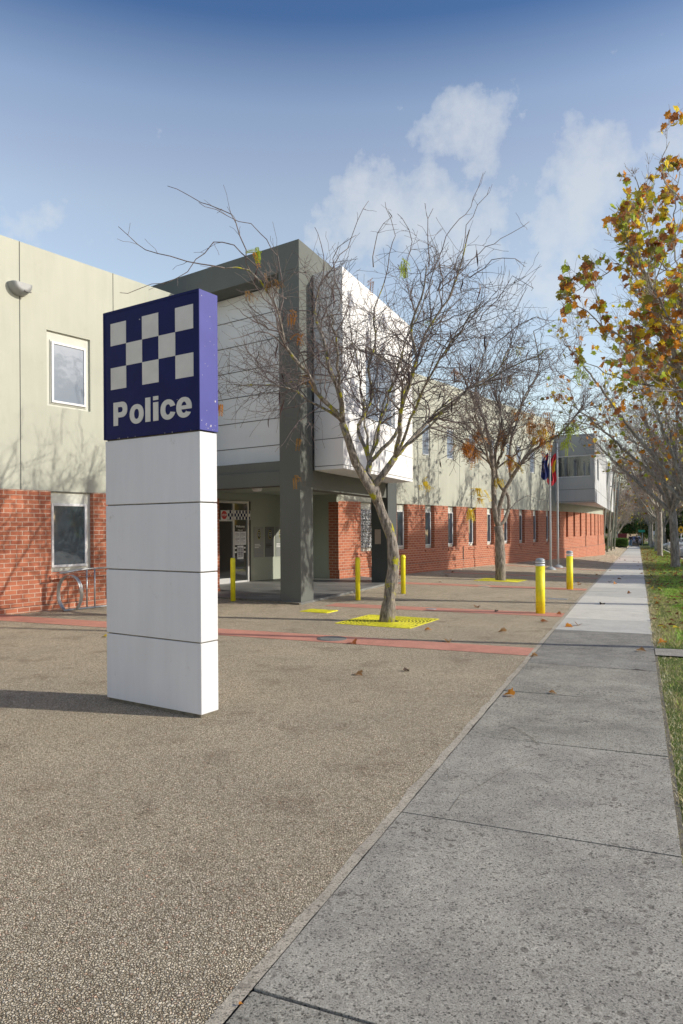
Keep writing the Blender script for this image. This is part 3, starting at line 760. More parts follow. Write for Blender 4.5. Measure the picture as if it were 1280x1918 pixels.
for i in range(5):
    for j in range(3):
        if (i + j) % 2 == 0: ck.box(o_ + SX * xs[i] + UP * zz[j] - SY * .002, SX * (xs[i + 1] - xs[i]), SY * .0025, UP * (zz[j + 1] - zz[j]))
ck.build('checked_square', M_SILV, BB)
XH, CH = .166, .212; y0 = 2.497
def arcpts(cx, cy, rx, ry, a0, a1, n=26, pw=.9): return ell(cx, cy, rx, ry, a0, a1, n, pw)
def R(x0_, x1_, y0_, y1_): return [(x0_, y0_), (x1_, y0_), (x1_, y1_), (x0_, y1_)]
P_ = []
pl, pw_ = -1.068, .190
P_.append([(pl, 0), (pl + .062, 0), (pl + .062, .072), (pl + .10, .072)] + [(x, y) for x, y in ell(pl + .112, .142, .076, .070, -90, 90, 20, .9)] + [(pl + .10, CH), (pl, CH)])
P_.append([(pl + .062, .118), (pl + .10, .118)] + ell(pl + .10, .142, .026, .024, -90, 90, 12) + [(pl + .062, .166)])
oc_x = -.758
P_.append(ell(oc_x, XH / 2, .091, XH / 2 + .004, 0, 359, 40, .93)); P_.append(ell(oc_x, XH / 2, .032, XH / 2 - .038, 0, 359, 30, .9))
P_.append(R(-.645, -.580, 0, CH))
P_.append(R(-.545, -.480, 0, XH - .004)); P_.append(R(-.545, -.480, XH + .014, CH + .002))
cx = -.362; ry = XH / 2 + .004; cy = XH / 2
out = ell(cx, cy, .091, ry, 18, 342, 40, .93); inn_ = ell(cx, cy, .032, ry - .042, 335, 25, 26, .9)
P_.append(out + inn_)
cx = -.170
out = ell(cx, cy, .091, ry, -2, 330, 44, .93)
P_.append([(cx + .090, cy - .016)] + out[0:] + [(cx + .030, cy - .038)] + ell(cx, cy, .032, ry - .04, -38, -160, 16, .9) + [(cx - .032, cy - .016)])
P_.append([(cx - .031, cy + .016)] + ell(cx, cy + .006, .031, ry - .044, 170, 10, 16) + [(cx + .031, cy + .016)])
fill_mesh('police_lettering', P_, o_ + UP * y0 - SY * .0018, SX, UP, M_SILV, BB, .003)
# weathering chips on the lit end of the box
ch = mbf; rng = random.Random(3)
for k in range(26):
    u_, v_ = rng.uniform(.01, .2), rng.choice([rng.uniform(0, .05), rng.uniform(0, 1.15), rng.uniform(0, 1.15)]); s_ = rng.choice([.002, .003, .004, .008 if k < 5 else .003])
    c = S0 + SX * .0095 + SY * u_ + UP * (zb_ + .01 + v_)
    ch.add([c + SX * .0012 + SY * (s_ * cos(a) * rng.uniform(.6, 1)) + UP * (s_ * 1.3 * sin(a)) for a in [i * pi / 3 for i in range(6)]], [tuple(range(6))], 1)
for k in range(10):
    c = S0 - SX * rng.uniform(.05, 1.15) - SY * .0125 + UP * (zb_ + rng.choice([.003, rng.uniform(0, 1.1)])); s_ = rng.uniform(.002, .005)
    ch.add([c + SX * (s_ * 1.6 * cos(a)) + UP * (s_ * sin(a)) for a in [i * pi / 3 for i in range(6)]], [tuple(range(6))], 1)
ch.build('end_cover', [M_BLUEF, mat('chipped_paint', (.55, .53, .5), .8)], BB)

# ================================================================ BOLLARDS
def bollard_big(px, py, lab, H=1.04):
    g = gnd(px, py); r = thing('bollard', g, lab, 'bollard', 'yellow bollards on the paving')
    mb = MB(); mb.lathe(g - UP * .05, [(.085, 0), (.085, H - .10)], 28); mb.build('post', M_YEL, r)
    mb = MB(); mb.lathe(g + UP * (H - .15), [(.0855, 0), (.0885, .004), (.0885, .034), (.0855, .036)], 28)
    mb.lathe(g + UP * (H - .095), [(.0855, 0), (.089, .004), (.089, .022), (.0855, .024)], 28); mb.build('reflective_band', M_BAND, r)
    mb = MB(); mb.lathe(g + UP * (H - .072), [(.085, 0), (.088, .006), (.087, .03), (.075, .052), (.05, .066), (.0, .072)], 28); mb.build('cap', M_CAP, r)
    return r
bollard_big(1013, 1149, 'thick yellow bollard with domed grey cap, nearest the camera beside the footpath')
bollard_big(1068, 1104, 'thick yellow bollard with domed grey cap, standing further along beside the footpath')
def bollard_thin(px, py, lab, H=.95, rr=.052, collar=False):
    g = gnd(px, py); r = thing('bollard', g, lab, 'bollard', 'yellow bollards on the paving')
    mb = MB(); mb.lathe(g - UP * .05, [(rr, 0), (rr, H), (rr - .006, H + .045), (rr - .015, H + .05)], 22); mb.build('post', M_YEL, r)
    if collar: mb = MB(); mb.lathe(g + UP * (H - .09), [(rr + .002, 0), (rr + .009, .006), (rr + .009, .05), (rr + .002, .056)], 22); mb.build('collar', M_YEL, r)
bollard_thin(437, 1126, 'slim yellow bollard in front of the glass entrance door', rr=.055)
bollard_thin(671, 1124, 'slim yellow bollard between the grey column and the tree', rr=.055)
bollard_thin(756, 1112, 'slim yellow bollard with a collar in front of the brick wall', collar=True, rr=.057)

# ================================================================ GRATES, COVERS
def grate(c, size, ang, lab, hole=.19):
    r = thing('tree_grate', c, lab, 'tree grate', 'yellow tree grates'); mb = MB(); h = .006
    a = Vector((cos(ang), sin(ang), 0)); b_ = Vector((-sin(ang), cos(ang), 0)); S = size / 2
    def Z(v): return Vector((v.x, v.y, gz(v.x, v.y) + .002))
    def bar(P, Q, w):
        d_ = (Q - P).normalized(); n_ = Vector((-d_.y, d_.x, 0)); mb.box(Z(P) - n_ * w / 2, Z(Q) - Z(P), n_ * w, UP * h)
    for s in (-1, 1):
        bar(c + a * S * s - b_ * S, c + a * S * s + b_ * S, .035); bar(c - a * (S - .018) + b_ * S * s, c + a * (S - .018) + b_ * S * s, .034)
    rr_ = hole; ring = 0
    while rr_ < S * 1.36:
        n_ = max(20, int(2 * pi * rr_ / .055)); 
        for k in range(n_):
            t0, t1 = 2 * pi * k / n_, 2 * pi * (k + 1) / n_
            def pt(r_, t_): return c + a * (r_ * cos(t_)) + b_ * (r_ * sin(t_))
            def inside(v): d_ = v - c; return abs(d_.dot(a)) < S - .012 and abs(d_.dot(b_)) < S - .012
            q = [pt(rr_, t0), pt(rr_ + .026, t0), pt(rr_ + .026, t1), pt(rr_, t1)]
            if all(inside(v) for v in q):
                vs = [Z(v) + UP * h for v in q] + [Z(v) for v in q]; mb.add(vs, [(0, 1, 2, 3), (4, 5, 1, 0), (7, 6, 2, 3), (4, 0, 3, 7), (5, 6, 2, 1)])
            if (k + ring) % 2 == 0:
                t2 = t0 + (t1 - t0) * .34; q = [pt(rr_ + .026, t0), pt(rr_ + .062, t0), pt(rr_ + .062, t2), pt(rr_ + .026, t2)]
                if all(inside(v) for v in q):
                    vs = [Z(v) + UP * h for v in q] + [Z(v) for v in q]; mb.add(vs, [(0, 1, 2, 3), (4, 5, 1, 0), (7, 6, 2, 3), (4, 0, 3, 7), (5, 6, 2, 1)])
        rr_ += .062; ring += 1
    mb.build('grate_plate', M_YELG, r)
    pit = MB(); vs = [Z(c + a * x * (S - .01) + b_ * y * (S - .01)) + UP * .001 for x, y in ((-1, -1), (1, -1), (1, 1), (-1, 1))]; pit.add(vs, [(0, 1, 2, 3)]); pit.build('soil_bed', mat('dark_soil', (.035, .03, .02), .95), r)
grate(gp(.79, 11.98), 1.33, radians(-28), 'perforated yellow square grate around the foot of the near bare tree')
grate(gp(5.03, 22.1), 1.33, radians(-28), 'perforated yellow square grate around the foot of the farther bare tree')
g = gnd(598, 1145); mb = MB(); A_ = Vector((cos(radians(-28)), sin(radians(-28)), 0)); B_ = Vector((-A_.y, A_.x, 0))
mb.box(g - A_ * .30 - B_ * .22 - UP * .01, A_ * .6, B_ * .44, UP * .022)
for k in range(5): mb.box(g - A_ * .27 - B_ * (.17 - .085 * k) + UP * .0122, A_ * .54, B_ * .03, UP * .003)
tag(mb.build('pit_cover', M_YELG, bevel=.003), 'solid yellow rectangular pit cover in front of the grey column', 'pit cover')
g = gnd(622, 1197); r = thing('manhole_cover', g, 'round concrete cover with a worn rim set in the red paving band', 'manhole cover')
mb = MB(); mb.lathe(g - UP * .02, [(.215, 0), (.215, .030), (.19, .031), (.188, .027)], 36); mb.build('rim', mat('worn_iron', (.16, .16, .15), .7), r)
mb = MB(); mb.lathe(g - UP * .02, [(.186, 0), (.186, .029), (.17, .030)], 36); mb.build('lid', m_concrete('lid_concrete', (.33, .34, .31), .7, .4), r)
g = gnd(1045, 1122); mb = MB(); mb.box(g - PD * .12 - PR * .2 - UP * .01, PR * .42, PD * .22, UP * .016); tag(mb.build('drain_cover', M_GALV, bevel=.003), 'small pale metal drain cover between the two thick bollards', 'drain cover')
g = gnd(808, 1141); mb = MB(); mb.lathe(g - UP * .01, [(.11, 0), (.11, .018), (.09, .019)], 20); tag(mb.build('drain_cover', M_GALV), 'small round pale drain cover on the red band right of the near tree', 'drain cover')
g = gnd(907, 1098.5); mb = MB(); mb.lathe(g - UP * .01, [(.17, 0), (.17, .018), (.15, .019)], 20); tag(mb.build('drain_cover', M_MORTAR), 'round sandy drain cover on the red band before the farther tree', 'drain cover')

# ================================================================ WALL LAMP, CAMERA, INFO PANELS, BIKE RACK
wl = thing('wall_lamp', BPt(7.20, QC, 6.2), 'grey half round bulkhead lamp high on the cream wall', 'lamp')
mb = MB(); R0 = .225; n = 16; K = 8; vs = []; fs = []
for i in range(K + 1):
    ph = (pi / 2) * i / K
    for j in range(n + 1):
        th = pi + pi * j / n; rr_ = R0 * (1 - .25 * (1 - cos(ph))) * 1.0
        vs.append(BPt(7.2, QC, 6.24) + F * (R0 * cos(th) * cos(ph * .0 if i == 0 else ph * .62)) + UP * (R0 * .95 * sin(th) * cos(ph * .62)) + N * (.20 * sin(ph)))
for i in range(K):
    for j in range(n): k = i * (n + 1) + j; fs.append((k, k + 1, k + n + 2, k + n + 1))
fs.append(tuple(K * (n + 1) + j for j in range(n + 1)))
mb.add(vs, fs, 0, False); top = [i * (n + 1) for i in range(K + 1)] + [i * (n + 1) + n for i in range(K, -1, -1)]
mb.f.append(top); mb.m.append(0); mb.sm.append(False)
mb.build('shade', mat('lamp_grey', (.30, .31, .31), .5, var=.08), wl)
mb = MB(); c = BPt(7.27, QC + .19, 6.08); mb.box(c - F * .06 - N * .0, F * .13, N * .022, UP * .022); mb.build('lens', M_BLACK, wl)
g = at(1047, 931, 37.9); cam_ = thing('security_camera', g, 'small white security camera under the edge of the projecting grey box', 'security camera')
mb = MB(); mb.tube([g - F * .25, g], [.02, .02], 8); mb.build('bracket', M_POLE, cam_)
mb = MB(); mb.tube([g - F * .02 - UP * .02, g + N * .26 - UP * .08], [.05, .055], 12); mb.build('housing', M_WHITE, cam_, bevel=.004)
M_IP = [mat('info_panel_pale', (.30, .315, .29), .35), mat('info_panel_dark', (.16, .165, .16), .35), mat('info_panel_mid', (.25, .265, .245), .35)]
for k, (a, b_, lab) in enumerate(((15.38, 15.80, 'pale information panel with a crest, next to the entrance door'), (15.88, 16.29, 'dark grey information panel with a crest, middle one of three on the entry wall'), (16.36, 16.80, 'information panel with a crest half hidden by the grey column'))):
    r = thing('information_panel', BPt(a, QD, .7), lab, 'sign', 'information panels on the entry wall')
    mb = MB(); dbox(mb, a, b_, .70, 1.62, 0, .012); mb.build('board', M_IP[k], r, bevel=.002)
    c = (a + b_) / 2 + .01; zc = 1.38; mb = MB()
    for (rx, ry_, bb, mi) in ((.075, .145, .0125, 1), (.058, .125, .0145, 0)):
        cc = BPt(c, d_ + bb, zc); mb.add([cc + F * (rx * cos(i * pi / 12)) + UP * (ry_ * sin(i * pi / 12) * (1.0 if sin(i * pi / 12) < 0 else .95)) for i in range(24)], [tuple(range(24))], mi)
    for (x, z, s_) in ((-.026, .055, .019), (.026, .055, .019), (0, .055, .012), (-.035, -.01, .022), (.035, -.01, .022), (0, -.055, .018), (0, .0, .012)):
        cc = BPt(c + x, d_ + .0165, zc + z); mb.add([cc + F * (s_ * (1 if i % 2 else .45) * cos(i * pi / 5)) + UP * (s_ * 1.25 * (1 if i % 2 else .45) * sin(i * pi / 5)) for i in range(10)], [tuple(range(10))], 2)
    cc = BPt(c, d_ + .0165, zc + .135); mb.add([cc + F * x + UP * z for x, z in ((-.02, 0), (.02, 0), (.026, .03), (0, .04), (-.026, .03))], [(0, 1, 2, 3, 4)], 0)
    mb.build('crest', [M_BLACK, mat('crest_gold', (.42, .40, .12), .5), M_WHITE], r)
    mb = MB()
    for i in range(3): dbox(mb, a + .03, a + .03 + (.22, .26, .18)[i], 1.10 - .045 * i - .02, 1.10 - .045 * i, .0125, .0145)
    mb.build('heading_text', M_WHITE if k != 1 else M_BLACK, r)
    mb = MB()
    for i in range(6): dbox(mb, a + .03, b_ - .04, .93 - .04 * i - .007, .93 - .04 * i, .0125, .0145)
    mb.build('small_text', M_INK, r)
br_ = thing('bicycle_rack', gp(*BPt(8.6, -12.3).xy), 'galvanised bicycle rack with a wheel hoop against the brick wall', 'bicycle rack')
gzr = gz(*BPt(8.6, -12.3).xy)
mb = MB(); zr = gzr
for p in (8.32, 8.50, 9.9, 10.08): mb.tube([BPt(p, -12.33, zr), BPt(p, -12.33, zr + .80)], [.016, .016], 10)
mb.tube([BPt(7.72, -12.33, zr + .74), BPt(8.32, -12.33, zr + .80), BPt(10.3, -12.33, zr + .80)], [.018] * 3, 10)
mb.tube([BPt(7.8, -12.33, zr + .018), BPt(10.4, -12.33, zr + .018)], [.018] * 2, 10); mb.build('frame', M_GALV, br_)
for p in (7.86, 9.3):
    mb = MB(); pts_ = []; nn_ = 36; wdt = .035
    for i in range(nn_ + 1):
        th = -pi / 2 + .55 + (2 * pi - 1.1) * i / nn_
        pts_.append((.24 * cos(th), .35 + .36 * sin(th)))
    for (x0_, z0_), (x1_, z1_) in zip(pts_[:-1], pts_[1:]):
        A0 = BPt(p + .1 * (x0_ / .24), -12.20 + x0_, zr + max(.01, z0_)); A1 = BPt(p + .1 * (x1_ / .24), -12.20 + x1_, zr + max(.01, z1_)); 
        mid = BPt(p, -12.20, zr + .35); i0 = (mid - A0).normalized() * .008; i1 = (mid - A1).normalized() * .008
        mb.add([A0 - F * wdt, A0 + F * wdt, A1 + F * wdt, A1 - F * wdt, A0 - F * wdt + i0, A0 + F * wdt + i0, A1 + F * wdt + i1, A1 - F * wdt + i1], [(0, 1, 2, 3), (4, 5, 6, 7), (0, 4, 7, 3), (1, 5, 6, 2)])
    mb.build('hoop', M_GALV, br_)

# ================================================================ FLAGPOLES AND FLAGS
def flagpole(px, py, top, lab):
    g = gnd(px, py); r = thing('flagpole', g, lab, 'flagpole', 'flagpoles before the brick wall'); H = top
    mb = MB(); mb.lathe(g, [(.045, .05), (.045, 1.5), (.036, H * .7), (.028, H)], 16); mb.build('pole', M_POLE, r)
    mb = MB(); mb.lathe(g - UP * .03, [(.22, 0), (.22, .05), (.19, .09), (.10, .14), (.05, .16)], 24); mb.build('base', M_CAP, r)
    mb = MB(); mb.lathe(g + UP * H, [(.02, 0), (.045, .02), (.05, .05), (.03, .085), (0, .095)], 14); mb.build('finial', M_POLE, r)
    return g, H
g1, H1 = flagpole(1032, 1067, 5.25, 'left one of two slim grey flagpoles, carrying the blue flag')
g2, H2 = flagpole(1046, 1063, 5.45, 'right one of two slim grey flagpoles, carrying the red black and yellow flag')
def flag(top, W, H, matf):
    """limp flag hanging from its hoist in vertical folds"""
    nu, nv = 14, 26; mb = MB(); vs = []
    left = (-PR * .85 - PD * .15).normalized(); dep = UP.cross(left)
    for j in range(nv + 1):
        v = j / nv
        for i in range(nu + 1):
            u = i / nu
            x = .04 + u * W * (.45 + .75 * sin(min(1, v * 1.15) * pi * .62)) - .10 * W * sin(v * 9 + u * 2)
            fold = .07 * sin(u * 13 + 2.6 * v) * min(1, u * 3)
            vs.append(top + left * x + dep * fold - UP * (v * H * (.86 + .14 * sin(u * 3.0)) + .10 * u * (1 - v)))
    for j in range(nv):
        for i in range(nu):
            k = j * (nu + 1) + i; mb.add([vs[k], vs[k + 1], vs[k + nu + 2], vs[k + nu + 1]], [(0, 1, 2, 3)], matf((i + .5) / nu, (j + .5) / nv), True)
    return mb
M_FR = mat('flag_red', (.62, .03, .05), .7); M_FK = mat('flag_black', (.025, .02, .02), .7); M_FY = mat('flag_yellow', (.80, .58, .03), .7); M_FB = mat('flag_blue', (.03, .045, .20), .7)
def fa(u, v):
    if (u - .45) ** 2 * 2.6 + (v - .42) ** 2 * 1.3 < .055 and u < .62: return 2
    return (1 if u > .45 else 0) if v > .5 else 0
mb = flag(g2 + UP * (H2 - .45) + Vector((-.03, 0, 0)), .30, 1.45, lambda u, v: 2 if (u < .38 and .22 < v < .62) else (1 if (u > .45 and .40 < v < .84) else 0))
tag(mb.build('flag', [M_FR, M_FK, M_FY]), 'red, black and yellow flag hanging limp from the right flagpole', 'flag', 'flags on the flagpoles')
def fb(u, v): 
    if v < .28: return 1 if (abs(u - .35) < .12 or abs(v - .13) < .04) else (2 if abs(u - v * 3) < .2 else 0)
    return 2 if ((u * 7) % 1 - .5) ** 2 + ((v * 6) % 1 - .5) ** 2 < .03 and u > .55 else 0
mb = flag(g1 + UP * (H1 - .42) + Vector((-.03, 0, 0)), .24, 1.15, fb)
tag(mb.build('flag', [M_FB, M_FR, M_WHITE]), 'dark blue flag with a small red and white canton hanging from the left flagpole', 'flag', 'flags on the flagpoles')

# ================================================================ LEANING SCULPTURE POLES
for i, (b0, t0, lab) in enumerate((((1128.7, 1038), (1141, 868), 'nearest of four thin leaning poles beside the curved brick wall'), ((1137.8, 1033.8), (1150.5, 880), 'second leaning pole from the camera beside the curved brick wall'),
                          ((1145.6, 1030.5), (1155.8, 882), 'third leaning pole from the camera beside the curved brick wall'), ((1151, 1028.5), (1161.5, 889), 'farthest of four thin leaning poles past the brick wall'))):
    g = gnd(*b0); tp = at(t0[0], t0[1], g.y); r = thing('leaning_pole', g, lab, 'pole', 'row of leaning poles')
    mb = MB(); mb.tube([g - UP * .1, g.lerp(tp, .5), tp], [.085, .07, .045], 10); mb.build('shaft', M_POLE2, r)
    for f_ in (.57, .80):
        mb = MB(); c = g.lerp(tp, f_); mb.box(c - PR * .34 - UP * .03, PR * .32, PD * .10, UP * .07); mb.build('fitting', M_POLE, r)
#PARTS3
# ================================================================ TREES
def rnd_unit(rng):
    while True:
        v = Vector((rng.uniform(-1, 1), rng.uniform(-1, 1), rng.uniform(-1, 1)))
        if .05 < v.length < 1: return v.normalized()
def smooth_path(pts, step, jit, rng):
    out = []; n = len(pts)
    for i in range(n - 1):
        p0 = pts[max(i - 1, 0)]; p1 = pts[i]; p2 = pts[i + 1]; p3 = pts[min(i + 2, n - 1)]
        k = max(1, int((p2 - p1).length / step))
        for j in range(k):
            t = j / k; v = .5 * ((2 * p1) + (p2 - p0) * t + (2 * p0 - 5 * p1 + 4 * p2 - p3) * t * t + (3 * p1 - p0 - 3 * p2 + p3) * t ** 3)
            out.append(v + (rnd_unit(rng) * jit if (i or j) else Vector((0, 0, 0))))
    out.append(pts[-1]); return out
class Tree:
    def __init__(s, rng, seg=.10, kink=.35, kids=(0, 5, 4, 3), rmin=.0034, upb=.05, ang=(30, 75), shrink=(.38, .68), maxl=3, keep=None):
        s.rng = rng; s.seg = seg; s.kink = kink; s.kids = kids; s.rmin = rmin; s.upb = upb; s.ang = ang; s.shrink = shrink; s.maxl = maxl; s.keep = keep
        s.big = MB(); s.small = MB(); s.tips = []; s.nodes = []
    def limb(s, pts, r0, r1, k=9, jit=.012, spawn=0, L=(.9, 1.7), start=.25, rough=0.0, out=None):
        P = smooth_path(pts, .16, jit, s.rng); n = len(P)
        R_ = [r0 + (r1 - r0) * (i / (n - 1)) ** .9 for i in range(n)]
        (s.big if r0 > .016 else s.small).tube(P, R_, k, rough=rough)
        for _ in range(spawn):
            i = min(n - 2, int(n * (start + (1 - start) * s.rng.random()))); d = (P[i + 1] - P[i]).normalized()
            s.child(P[i], d, s.rng.uniform(*L) * (1 - .35 * i / n), min(R_[i] * .6, .016), 1, out)
        return P
    def child(s, p, d, L, r, lvl, out=None):
        rng = s.rng; ax = rnd_unit(rng); ax = (ax - d * ax.dot(d)).normalized()
        a = radians(rng.uniform(*s.ang)); nd = (d * cos(a) + ax * sin(a))
        if out is not None: nd = (nd + out(p) * .45)
        s.grow(p, nd.normalized(), L, r, lvl)
    def grow(s, p, d, L, r, lvl):
        rng = s.rng
        if s.keep and not s.keep(p + d * L * .7): 
            L *= .45
            if s.keep and not s.keep(p + d * L): return
        n = max(3, int(L / s.seg)); P = [p]; R_ = [max(r, s.rmin)]; sg = 1; side = rnd_unit(rng)
        for i in range(n):
            sg = -sg; side = (side + rnd_unit(rng) * .5).normalized()
            d = (d + side * s.kink * sg * rng.uniform(.3, 1) + rnd_unit(rng) * s.kink * .45 + UP * s.upb).normalized()
            p = p + d * (L / n) * rng.uniform(.7, 1.3); P.append(p); R_.append(max(s.rmin * .7, r * (1 - .75 * (i + 1) / n)))
        s.small.tube(P, R_, 3 if r < .008 else 5, cap=False)
        s.tips.append((P[-1], (P[-1] - P[-2]).normalized(), lvl)); s.nodes += [(q, lvl) for q in P[1:]]
        if lvl < s.maxl:
            k = s.kids[lvl]; k = int(k * rng.uniform(.7, 1.3) + .5)
            for _ in range(k):
                i = rng.randint(1, n - 1); dd = (P[i + 1] - P[i]).normalized()
                s.child(P[i], dd, L * rng.uniform(*s.shrink), R_[i] * .72, lvl + 1)
LEAF = [(0, 0), (.16, -.10), (.36, -.02), (.34, .14), (.60, .30), (.40, .40), (.46, .62), (.22, .62), (.13, .80), (0, 1.0)]
LEAFO = LEAF + [(-x, y) for x, y in LEAF[1:-1]][::-1]
LEAFS = [(0, 0), (.42, .05), (.52, .40), (.24, .62), (0, 1), (-.24, .62), (-.52, .40), (-.42, .05)]
def add_leaf(mb, p, tip, nrm, s, mi, rng, simple=False, cup=.22):
    tip = tip.normalized(); side = tip.cross(nrm)
    if side.length < 1e-3: side = tip.orthogonal()
    side.normalize(); nn = side.cross(tip); O = LEAFS if simple else LEAFO
    a = rng.uniform(-.3, .3); curl = rng.uniform(.4, 1.6) * cup
    vs = [p + tip * .38 * s]
    for x, y in O:
        x += rng.uniform(-.03, .03); y += rng.uniform(-.03, .03)
        vs.append(p + side * x * s + tip * y * s + nn * s * (curl * (abs(x) * 1.2) - curl * .8 * max(0, y - .4) + a * x))
    n = len(O); mb.add(vs, [(0, i + 1, (i + 1) % n + 1) for i in range(n)], mi)
def ribbon_leaf(mb, p, d, L, rng, mi, sc=1.0):
    """a pinnate locust leaf: thin stalk with rows of small leaflets"""
    side = d.cross(UP); side = side.normalized() if side.length > .1 else Vector((1, 0, 0)); n = 9
    for i in range(n):
        q = p + d * L * i / n - UP * L * .35 * (i / n) ** 2
        for s_ in (-1, 1):
            w = .022 * sc; l = .05 * sc; t = (side * s_ + d * .4 - UP * .25).normalized()
            mb.add([q, q + t * l * .5 + d * w * .5, q + t * l, q + t * l * .5 - d * w * .5], [(0, 1, 2, 3)], mi)
# ---------------------------------------------------------------- near bare tree (thorny, pods)
def px(D, *pp):
    """limb through photo positions; every entry (x, y, depth offset)"""
    return [at(a, b, D + c) for a, b, c in pp]
rng = random.Random(11)
T1 = thing('bare_tree', gp(.77, 11.93), 'bare crooked tree with mossy trunk and dark pods in the yellow grate by the entrance', 'tree', 'bare trees in grates on the plaza')
D = 11.93
ctr = Vector((.9, 11.9, 4.3))
def keep1(p):
    d_ = p - ctr; return (d_.x / 3.2) ** 2 + (d_.y / 2.9) ** 2 + (d_.z / 2.15) ** 2 < 1.0 and p.z > 2.3 + .06 * abs(d_.x)
def out1(p): return (p - Vector((.6, 11.9, 3.2))).normalized()
t = Tree(rng, seg=.105, kink=.44, kids=(0, 4, 3, 2), rmin=.0042, upb=.01, ang=(25, 80), shrink=(.45, .85), keep=keep1)
g = gp(.77, 11.93)
trunk = [g - UP * .1 + Vector((-.01, 0, 0))] + px(D, (727, 1150, 0), (732, 1105, 0), (738, 1060, 0), (734, 1010, 0), (721, 972, 0), (709, 940, 0), (701, 912, 0))
P = smooth_path(trunk, .12, .004, rng); n = len(P)
t.big.tube(P, [.145 * (1 - i / 3) + .115 * (i / 3) if i < 3 else .107 - .030 * (i / n) + .006 * sin(i * 1.7) for i in range(n)], 16, rough=.26)
fk = P[-1]
LA = t.limb([P[-3]] + px(D, (683, 896, -.05), (666, 866, -.15), (653, 823, -.3), (642, 791, -.4)), .088, .058, 12, rough=.2)
LA2 = t.limb([LA[-1]] + px(D, (640, 755, -.5), (631, 722, -.55), (616, 690, -.5), (607, 640, -.3), (590, 585, -.2), (600, 530, 0)), .046, .012, 8, spawn=12, out=out1)
LA3 = t.limb([LA[-1]] + px(D, (629, 771, -.5), (606, 751, -.7), (593, 735, -.8), (577, 699, -1.0), (537, 653, -1.2), (524, 597, -1.3), (511, 564, -1.2), (488, 528, -1.2), (468, 505, -1.3), (422, 502, -1.5)), .036, .009, 8, spawn=18, out=out1)
LB = t.limb([fk] + px(D, (689, 892, .1), (693, 866, .25)), .062, .052, 10, rough=.15)
LB1 = t.limb([LB[-1]] + px(D, (678, 823, .5), (672, 797, .7), (688, 768, .9), (698, 732, 1.1), (690, 690, 1.2), (705, 640, 1.3), (700, 590, 1.4), (720, 530, 1.5)), .038, .010, 8, spawn=16, out=out1)
LB2 = t.limb([LB[-1]] + px(D, (741, 814, .2), (751, 781, .25), (757, 735, .3), (770, 705, .3), (783, 669, .3), (797, 623, .2), (840, 560, .1), (862, 500, 0), (880, 430, -.1)), .036, .010, 8, spawn=18, out=out1)
LC = t.limb([fk] + px(D, (718, 890, 0), (741, 856, -.1)), .066, .056, 10, rough=.15)
LC1 = t.limb([LC[-1]] + px(D, (749, 812, -.3), (752, 770, -.6), (768, 720, -.8), (780, 670, -.9), (770, 610, -1.0), (790, 560, -1.2), (800, 500, -1.2)), .042, .010, 8, spawn=16, out=out1)
LC2 = t.limb([LC[-1]] + px(D, (774, 820, .1), (800, 794, .3), (850, 750, .6), (900, 715, .8), (932, 695, .9), (960, 640, 1.0)), .036, .009, 8, spawn=16, out=out1)
# extra limbs that leave towards and away from the street
for (src, tgt, r_) in ((LA, (-.9, -2.0, 4.6), .03), (LB, (.5, 2.4, 5.0), .03), (LC, (1.2, -2.2, 4.7), .03), (LC, (2.2, 1.6, 4.4), .026), (LA, (-1.9, 1.2, 4.3), .03), (LA, (-2.5, -.6, 3.9), .026), (LB, (-.6, 1.8, 5.6), .024), (LC, (2.6, -.8, 4.4), .026), (LB, (.9, .6, 6.0), .026)):
    a = src[-1]; b_ = Vector((.77 + tgt[0], 11.93 + tgt[1], tgt[2])); mid = a.lerp(b_, .5) + UP * .25
    t.limb([a, mid, b_], r_, .008, 7, jit=.03, spawn=13, out=out1)
# long whips against the sky
for w in (((468, 505, -1.2), (435, 404, -1.3), (373, 379, -1.4), (314, 348, -1.5)), ((524, 597, -1.3), (528, 520, -1.1), (502, 449, -.95), (450, 412, -1.0), (373, 379, -1.3)), ((422, 502, -1.4), (373, 497, -1.5), (300, 474, -1.6), (258, 462, -1.6), (222, 424, -1.7)),
          ((600, 530, 0), (649, 463, .1), (668, 415, .1), (691, 376, .1)), ((797, 560, .1), (834, 446, 0), (870, 400, 0), (898, 355, 0), (906, 323, 0)), ((820, 545, .2), (868, 470, .3), (877, 420, .3), (918, 350, .3)),
          ((823, 547, .3), (885, 485, .4), (941, 446, .4), (992, 415, .5)), ((900, 600, .6), (930, 560, .7), (960, 520, .7), (1000, 540, .7)), ((720, 530, 1.2), (738, 440, 1.1), (730, 410, 1.1), (722, 378, 1.1)), ((700, 500, .8), (708, 440, .8), (735, 405, .8)),
          ((804, 500, -.8), (800, 440, -.9), (812, 390, -.9)), ((590, 585, -.2), (610, 480, -.3), (590, 425, -.3)), ((932, 640, .8), (985, 600, .8), (1040, 600, .9)), ((537, 560, -1), (420, 455, -1.2), (330, 520, -1.4), (225, 548, -1.5)),
          ((640, 560, -.5), (625, 480, -.6), (668, 440, -.6)), ((880, 520, .2), (940, 480, .2), (985, 500, .2)), ((760, 520, .5), (770, 450, .5), (745, 400, .5))):
    sv = t.keep; t.keep = None; t.maxl = 1; t.limb(px(D, *w), .011, .0042, 5, jit=.035, spawn=5, L=(.2, .55), start=.1); t.keep = sv; t.maxl = 3
t.big.build('trunk', M_BARK, T1); t.small.build('branches', M_TWIG, T1)
cand = [q for q, l in t.nodes if l >= 1 and q.z > 2.6]
